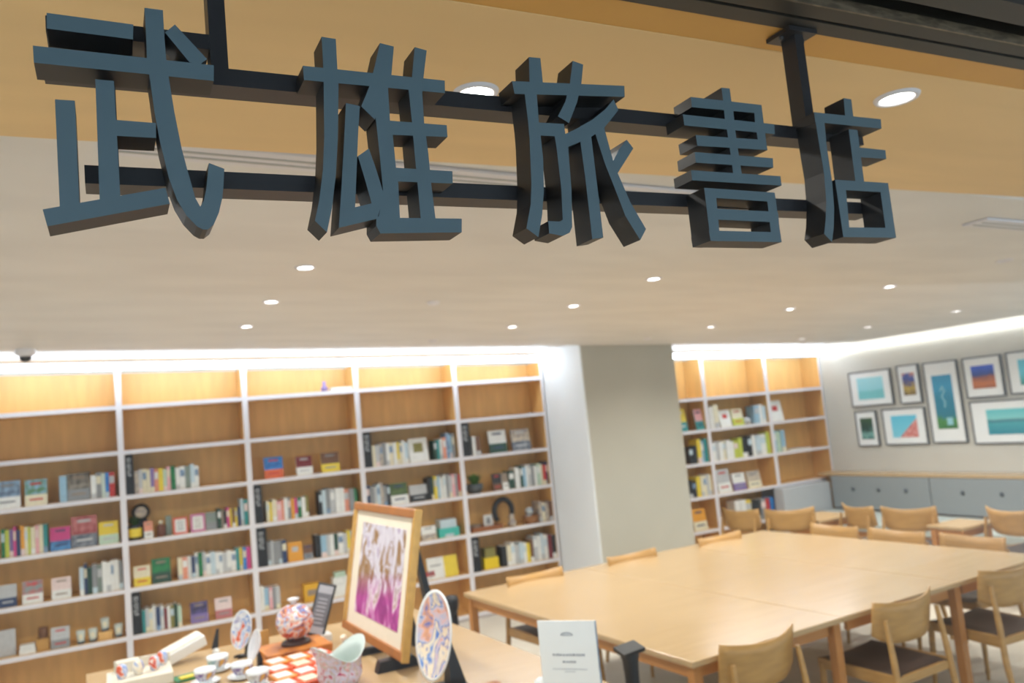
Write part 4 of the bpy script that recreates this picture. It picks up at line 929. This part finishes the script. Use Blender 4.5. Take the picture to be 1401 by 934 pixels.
obj('rear_strut', MB().hexa([(0.2, -0.36, 0), (0.235, -0.36, 0), (0.235, -0.30, 0), (0.2, -0.30, 0)], [(0.115, -0.34, 0.56), (0.135, -0.34, 0.56), (0.135, -0.30, 0.56), (0.115, -0.30, 0.56)]), M_BLACK, es)
obj('rear_strut', MB().hexa([(0.2, 0.0, 0), (0.235, 0.0, 0), (0.235, 0.05, 0), (0.2, 0.05, 0)], [(0.115, 0.0, 0.56), (0.135, 0.0, 0.56), (0.135, 0.05, 0.56), (0.115, 0.05, 0.56)]), M_BLACK, es)

# decorated standing plates
def glaze(name, stops, scale):
    return ramp_mat(name, stops, 2, -1.0, 1.0, 2.2, scale, 0.15)
G_B = glaze('glaze_swirl', [(0.0, (70, 100, 190)), (0.28, (110, 150, 216)), (0.38, (238, 228, 208)), (0.5, (240, 222, 196)), (0.56, (80, 110, 196)), (0.60, (176, 196, 230)), (0.70, (226, 196, 206)), (0.78, (232, 170, 130)), (1.0, (90, 120, 200))], 9)
G_A = glaze('glaze_small', [(0.0, (200, 60, 40)), (0.32, (220, 110, 80)), (0.42, (240, 236, 230)), (0.55, (90, 140, 220)), (0.65, (240, 240, 240)), (1.0, (80, 80, 170))], 14)
G_V = glaze('glaze_flecks', [(0.0, (40, 60, 150)), (0.22, (190, 50, 80)), (0.30, (214, 190, 206)), (0.45, (216, 212, 232)), (0.56, (196, 204, 232)), (0.64, (222, 170, 176)), (0.72, (160, 176, 150)), (0.78, (232, 226, 236)), (1.0, (210, 60, 90))], 34)
G_P = glaze('glaze_pot', [(0.0, (120, 50, 110)), (0.32, (220, 90, 60)), (0.42, (240, 210, 190)), (0.52, (230, 236, 244)), (0.62, (110, 130, 200)), (0.7, (236, 150, 70)), (1.0, (60, 60, 120))], 18)
def plate(x, y, r, yaw, lean, zb, label, gm):
    t = thing('display_plate', label, 'plate', (x, y, zb))
    t.rotation_euler = (-lean, 0, yaw)
    prof = [(0, -0.002), (r * 0.6, -0.004), (r * 0.94, -0.03)]
    M = Matrix.Translation((0, 0, r)) @ Matrix.Rotation(PI / 2, 4, 'X') 
    d1 = [(0, 0.0), (r * 0.55, 0.002), (r * 0.93, r * 0.12)]
    rim = [(r * 0.93, r * 0.12), (r, r * 0.14), (r, r * 0.11), (r * 0.5, -0.012), (0, -0.012)]
    obj('painted_face', MB().lathe(d1, n=40, M=M), gm, t)
    obj('rim', MB().lathe(rim, n=40, M=M), M_PORC, t)
    return t
def plate_stand(x, y, yaw, s, label):
    t = thing('plate_stand', label, 'stand', (x, y, DT), yaw)
    obj('base', MB().box(-0.3 * s, 0.3 * s, 0.03 * s, 0.75 * s, 0, 0.09 * s), M_BLACK, t)
    obj('back_rest', MB().hexa([(-0.2 * s, 0.35 * s, 0.09 * s), (0.2 * s, 0.35 * s, 0.09 * s), (0.2 * s, 0.75 * s, 0.09 * s), (-0.2 * s, 0.75 * s, 0.09 * s)],
                            [(-0.08 * s, 0.40 * s, 1.15 * s), (0.08 * s, 0.40 * s, 1.15 * s), (0.08 * s, 0.47 * s, 1.15 * s), (-0.08 * s, 0.47 * s, 1.15 * s)]), M_BLACK, t)
    obj('hook', MB().box(-0.22 * s, -0.16 * s, -0.25 * s, 0.1 * s, 0, 0.12 * s), M_BLACK, t)
    obj('hook', MB().box(0.16 * s, 0.22 * s, -0.25 * s, 0.1 * s, 0, 0.12 * s), M_BLACK, t)
plate(1.047, 3.023, 0.164, -1.523, 0.204, 0.92, 'large oval-looking plate with blue swirls on cream, right of painting', G_B)
plate_stand(1.047, 3.023, -1.523, 0.16, 'black stand under the large swirl plate')
plate(0.503, 4.169, 0.09, -1.194, 0.252, 0.915, 'small blue and red painted plate at the back of display table', G_A)
plate_stand(0.503, 4.169, -1.194, 0.09, 'black stand under the small blue and red plate')
plate(0.514, 3.892, 0.07, -1.437, 0.33, 0.915, 'small white plate in front of the blue and red plate', ramp_mat('glaze_pale', [(0, (200, 206, 220)), (0.5, (232, 230, 236)), (1, (190, 170, 190))], 2, -1, 1, 2, 12, 0.2))
plate_stand(0.514, 3.892, -1.437, 0.075, 'black stand under the small white plate')

# lidded pot on its foot and box
bx = thing('orange_gift_box', 'flat orange and brown box under the painted lidded pot', 'box', (0.72, 4.05, DT), A)
obj('body', MB().box(-0.14, 0.16, -0.12, 0.12, 0, 0.035), mat('box_orange', (214, 134, 50), 0.6, second=(150, 84, 36), scale=14), bx, bevel=0.003)
pt2 = thing('lidded_pot', 'round painted porcelain pot with white knob lid', 'pot', (0.745, 4.07, DT + 0.036))
obj('foot', MB().lathe([(0, 0), (0.07, 0), (0.066, 0.012), (0.045, 0.022), (0.0, 0.022)], n=24), mat('dark_wood_foot', (60, 36, 28), 0.4), pt2)
obj('bowl', MB().lathe([(0, 0.023), (0.035, 0.023), (0.066, 0.045), (0.086, 0.085), (0.088, 0.105), (0.084, 0.118), (0, 0.118)], n=32), G_P, pt2)
ld = obj('lid', MB().lathe([(0.086, 0.119), (0.08, 0.14), (0.055, 0.168), (0.02, 0.182), (0, 0.184)], n=32), G_P, pt2)
obj('knob', MB().lathe([(0.014, 0.181), (0.012, 0.192), (0.026, 0.2), (0.028, 0.208), (0, 0.213)], n=18), M_PORC, ld)
# small things left and right of the pot
rb_ = small('red_gift_box', MB().box(0, 0.09, 0, 0.06, 0, 0.03, 0).box(0.01, 0.07, 0.005, 0.055, 0.0305, 0.036, 1), [pal('red'), pal('cream')], (0.82, 4.19, DT + 0.0005), 'small red box with cream top behind the lidded pot', 'box')
small('cream_tag', MB().box(0, 0.06, 0, 0.012, 0, 0.07), M_WALLPIC, (0.60, 4.31, DT + 0.001), 'small square wooden tag left behind the lidded pot', 'tag')
# tilted price stand
ps = thing('tilted_display_stand', 'tall dark-framed grey panel leaning right behind lidded pot', 'stand', (0.872, 4.17, DT))
Mx = Matrix.Translation((-0.02, 0, 0.028)) @ Matrix.Rotation(math.radians(22), 4, 'Y') @ Matrix.Rotation(-0.18, 4, 'X') @ Matrix.Rotation(-0.4, 4, 'Z')
obj('base', MB().box(-0.07, 0.06, -0.03, 0.05, 0, 0.03), pal('white'), ps)
obj('body', MB().box(-0.046, 0.046, 0, 0.014, 0.0, 0.255, M=Mx), pal('black'), ps, bevel=0.004)
pp = MB().box(-0.036, 0.036, -0.002, -0.0005, 0.012, 0.243, 0, M=Mx).box(-0.036, 0.036, -0.003, -0.002, 0.205, 0.243, 1, M=Mx).box(-0.036, 0.036, -0.003, -0.002, 0.012, 0.045, 1, M=Mx)
for q in range(7): pp.box(-0.024, 0.02, -0.003, -0.002, 0.06 + q * 0.019, 0.066 + q * 0.019, 1, M=Mx)
obj('face', pp, [mat('panel_grey', (112, 114, 122), 0.4), mat('panel_pale', (176, 178, 186), 0.4)], ps)
# wavy vase
vs_ = thing('wavy_vase', 'pale blue porcelain vase with wavy rim and pink flecks', 'vase', (0.772, 3.34, DT))
def wavy(r, z, a, inner=False):
    k = max(0.0, (z - 0.04) / 0.11)
    wv = 0.036 * math.cos(2 * (a - 0.35)) * k
    rr = r * (1 + 0.10 * math.cos(2 * (a - 0.35)) * k)
    return (rr * math.cos(a), rr * math.sin(a), z + wv)
n = 48
def shell(prof, flip):
    m = MB(); v = [wavy(r, z, 2 * PI * k / n) for r, z in prof for k in range(n)]
    f = [(i * n + k, i * n + (k + 1) % n, (i + 1) * n + (k + 1) % n, (i + 1) * n + k) for i in range(len(prof) - 1) for k in range(n)]
    if flip: f = [t_[::-1] for t_ in f]
    m.add(v, f, 0, True); return m
obj('outer_wall', shell([(0, 0), (0.055, 0), (0.075, 0.02), (0.088, 0.05), (0.085, 0.08), (0.088, 0.11), (0.102, 0.145)], False), G_V, vs_)
obj('inner_wall', shell([(0.1025, 0.146), (0.097, 0.147), (0.083, 0.112), (0.080, 0.08), (0.083, 0.05), (0.06, 0.02), (0, 0.012)], False), mat('vase_inner_shaded', (196, 208, 204), 0.25), vs_)  # shading inside the vase is put into the darker grey-green colour
# wrapped packets in front of the pot
pkc = [('white', 'orange'), ('cream', 'redorange')]
k = 0
for j in range(4):
    for i in range(3):
        x, y = 0.585 + i * 0.092 - 0.01 * j, 3.90 - j * 0.125
        if j == 3 and i == 2: continue
        m = MB().box(0, 0.086, 0, 0.115, 0, 0.028, 0).box(0.008, 0.072, 0.02, 0.095, 0.0285, 0.032, 1).box(0.002, 0.08, 0.1, 0.112, 0.0285, 0.030, 0)
        small('sweet_packet', m, [mat('packet_orange', (232, 92, 40), 0.5) if (i * 3 + j * 5) % 7 not in (0, 3) else mat('packet_amber', (236, 150, 50), 0.5), pal('white') if (i * j) % 2 == 0 else pal('cream')], (x, y - 0.12, DT + 0.001),
              'flat orange packet with pale label, %s in the %s row from the pot' % (('left', 'middle', 'right')[i], ORD[j + 1]), 'packet', 'orange packets laid out in rows', rotz=0.25 + rnd.uniform(-0.06, 0.06))
# cups and saucers
cup_me = MB().lathe([(0, 0), (0.022, 0), (0.024, 0.006), (0.038, 0.03), (0.041, 0.052), (0.038, 0.052), (0.034, 0.03), (0.0, 0.012)], n=28)
sau_me = MB().lathe([(0, 0), (0.04, 0), (0.062, 0.012), (0.06, 0.014), (0.04, 0.004), (0, 0.004)], n=28)
for (x, y, s, gm, lb, cat) in ((0.386, 4.01, 1.15, 'lightblue', 'blue-banded white teacup on a saucer at back of table', 'cup'), (0.462, 3.80, 1.1, 'violet', 'white teacup with violet pattern before the small plates', 'cup'),
                        (0.316, 3.83, 1.1, 'violet', 'white cup with purple motif nearest the boxed ceramics', 'cup'), (0.50, 3.62, 1.15, 'lightgrey', 'white cup left of the orange packets', 'cup')):
    small('saucer', sau_me, M_PORC, (x, y, DT + 0.001), 'white saucer under the %s' % lb.split(' at ')[0].split(' before ')[0].split(' nearest ')[0].split(' left ')[0], 'saucer', 'white saucers')
    t = thing('teacup', lb, cat, (x, y, DT + 0.007), 0, 'painted teacups'); t.scale = (s, s, s)
    obj('bowl', cup_me, M_PORC, t)
    obj('painted_band', MB().lathe([(0.0275, 0.011), (0.0392, 0.03), (0.0412, 0.042)], n=28), glaze('band_' + gm, [(0.3, PAL[gm]), (0.5, (236, 238, 240)), (0.62, (90, 90, 150)), (0.7, (220, 170, 90))], 30), t)
small('green_cloth', MB().box(0, 0.17, 0, 0.10, 0, 0.008, 0).box(0.02, 0.15, 0.01, 0.05, 0.0085, 0.014, 1), [pal('green'), pal('yellow')], (0.21, 3.93, DT + 0.001), 'green and yellow folded cloth beside boxed ceramics', 'cloth', rotz=0.2)
# card holder
t = thing('card_holder', 'thin black card holder with pale foot at table back edge', 'holder', (0.412, 4.33, DT))
obj('foot', MB().lathe([(0, 0), (0.016, 0), (0.016, 0.02), (0.008, 0.028), (0, 0.03)], n=14), M_PORC, t)
obj('blade', MB().hexa([(-0.02, 0, 0.028), (0.012, 0, 0.028), (0.012, 0.008, 0.028), (-0.02, 0.008, 0.028)], [(0.008, 0.01, 0.115), (0.02, 0.01, 0.115), (0.02, 0.018, 0.115), (0.008, 0.018, 0.115)]), pal('black'), t)
# long white box leaning
lbx = thing('long_white_box', 'long white carton propped up at an angle on display table', 'box', (0.185, 4.30, DT + 0.01))
lbx.rotation_euler = (0.15, -math.radians(17), 0.25)
obj('carton', MB().box(0, 0.19, -0.045, 0.045, 0, 0.05), M_MAT, lbx, bevel=0.004)
obj('lid_edge', MB().box(0.008, 0.18, -0.035, 0.035, 0.0505, 0.056), M_PAPER, lbx)
# acrylic case with little pieces
ac = thing('display_case', 'frosted display case with small painted ceramics at left table end', 'case', (0.07, 4.09, DT))
obj('tray', MB().box(-0.13, 0.13, -0.12, 0.10, 0, 0.045), M_ACRYL, ac, bevel=0.003)
obj('back_wall', MB().box(-0.10, 0.13, 0.101, 0.112, 0, 0.085), M_ACRYL, ac)
obj('riser', MB().box(-0.09, 0.0, 0.04, 0.10, 0.0455, 0.09), M_ACRYL, ac)
for i, (x, y, gm, lb) in enumerate(((0.0, 4.03, G_A, 'small painted ceramic, leftmost in the frosted case'), (0.065, 4.05, G_B, 'small painted ceramic, second in the frosted case'), (0.13, 4.07, G_P, 'small painted ceramic, third in the frosted case'), (0.165, 4.14, G_A, 'small painted ceramic at the right back of frosted case'))):
    small('ceramic_piece', MB().lathe([(0, 0), (0.016, 0), (0.024, 0.025), (0.02, 0.05), (0.012, 0.058), (0, 0.06)], n=18), gm, (x, y, DT + 0.046), lb, 'ceramic', 'ceramics in the frosted case')
small('flat_tray', MB().box(-0.08, 0.08, -0.04, 0.04, 0, 0.016), M_MAT, (0.06, 4.34, DT + 0.001), 'flat white tray behind the frosted case', 'lid')
small('wooden_block', MB().box(-0.05, 0.05, -0.04, 0.04, 0, 0.025), mat('red_wood', (170, 110, 60), 0.5, grain=0.2), (1.20, 2.86, DT + 0.001), 'small reddish wooden block right of the large plate', 'block')

# acrylic notice
nt_ = thing('notice_stand', 'white printed notice in clear upright stand, front of display table', 'sign', (1.385, 2.565, DT), math.radians(-48))
obj('panel', MB().box(-0.105, 0.105, 0, 0.006, 0.0, 0.272), mat('notice_paper', (244, 250, 252), 0.3, grain=0.01), nt_)
obj('side_edge', MB().box(0.1055, 0.108, -0.002, 0.008, 0, 0.272), pal('bluegrey'), nt_)
obj('base', MB().box(-0.105, 0.105, -0.04, 0.05, 0.0, 0.004), M_ACRYL, nt_)
tx = MB()
M_INK = mat('notice_ink', (146, 156, 168), 0.6)
g = random.Random(5)
def line(z, x0, x1, hh):
    x = x0
    while x < x1:
        w_ = g.uniform(0.5, 1.2) * hh
        tx.box(x, min(x + w_, x1), -0.0008, 0, z, z + hh * g.uniform(0.7, 1.0)); x += w_ * 1.45
line(0.222, -0.022, 0.022, 0.005)
tx.add([(0.022 * math.cos(a), -0.0006, 0.226 + 0.008 * math.sin(a)) for a in [PI * i / 8 for i in range(9)]] + [(0.017 * math.cos(a), -0.0006, 0.226 + 0.004 * math.sin(a)) for a in [PI * i / 8 for i in range(9)]],
       [(i, i + 1, 10 + i, 9 + i) for i in range(8)])
line(0.154, -0.058, 0.058, 0.008); line(0.131, -0.024, 0.024, 0.008)
obj('print', tx, M_INK, nt_)
tx = MB(); line(0.108, -0.062, 0.062, 0.004); line(0.100, -0.02, 0.02, 0.003); line(0.05, -0.06, 0.06, 0.004); line(0.038, -0.03, 0.03, 0.004)
obj('fine_print', tx, mat('notice_ink_light', (186, 196, 204), 0.6), nt_)
small('rounded_ornament', MB().lathe([(0, 0), (0.022, 0), (0.026, 0.02), (0.022, 0.045), (0.008, 0.055), (0, 0.056)], n=18), M_PORC, (1.345, 2.72, DT + 0.001), 'small white rounded object left of the printed notice', 'ornament')

# black stands
t = thing('black_post', 'black post with flat angled head beside the big table', 'stand', (1.655, 2.60, 0))
obj('post', MB().tube([(0, 0, 0.0), (0, 0, 0.90), (0.0, 0, 0.965)], [0.026, 0.027, 0.031], 16), M_BLACK, t)
obj('base', MB().lathe([(0, 0), (0.14, 0), (0.14, 0.012), (0.03, 0.02), (0.0, 0.022)], n=28), M_BLACK, t)
obj('head', MB().box(-0.046, 0.046, -0.035, 0.035, -0.007, 0.007, M=Matrix.Translation((0.0, 0, 0.995)) @ Matrix.Rotation(-0.1, 4, 'Y') @ Matrix.Rotation(0.2, 4, 'X')).tube([(0, 0, 0.966), (0, 0, 0.99)], 0.034, 12), M_BLACK, t)
t = thing('black_floor_stand', 'thin black floor stand with oval head left of the table corner', 'stand', (2.10, 5.55, 0))
obj('pole', MB().tube([(0.03, 0, 0.0), (0.01, 0, 0.58)], [0.03, 0.03], 12), M_BLACK, t)
obj('oval_head', MB().lathe([(0, 0), (0.03, 0.0), (0.05, 0.05), (0.055, 0.10), (0.045, 0.13), (0, 0.14)], (0, 0, 0.55), 20), M_BLACK, t)
obj('base', MB().lathe([(0, 0), (0.12, 0), (0.12, 0.012), (0.03, 0.02), (0.0, 0.022)], (0.03, 0, 0), 24), M_BLACK, t)
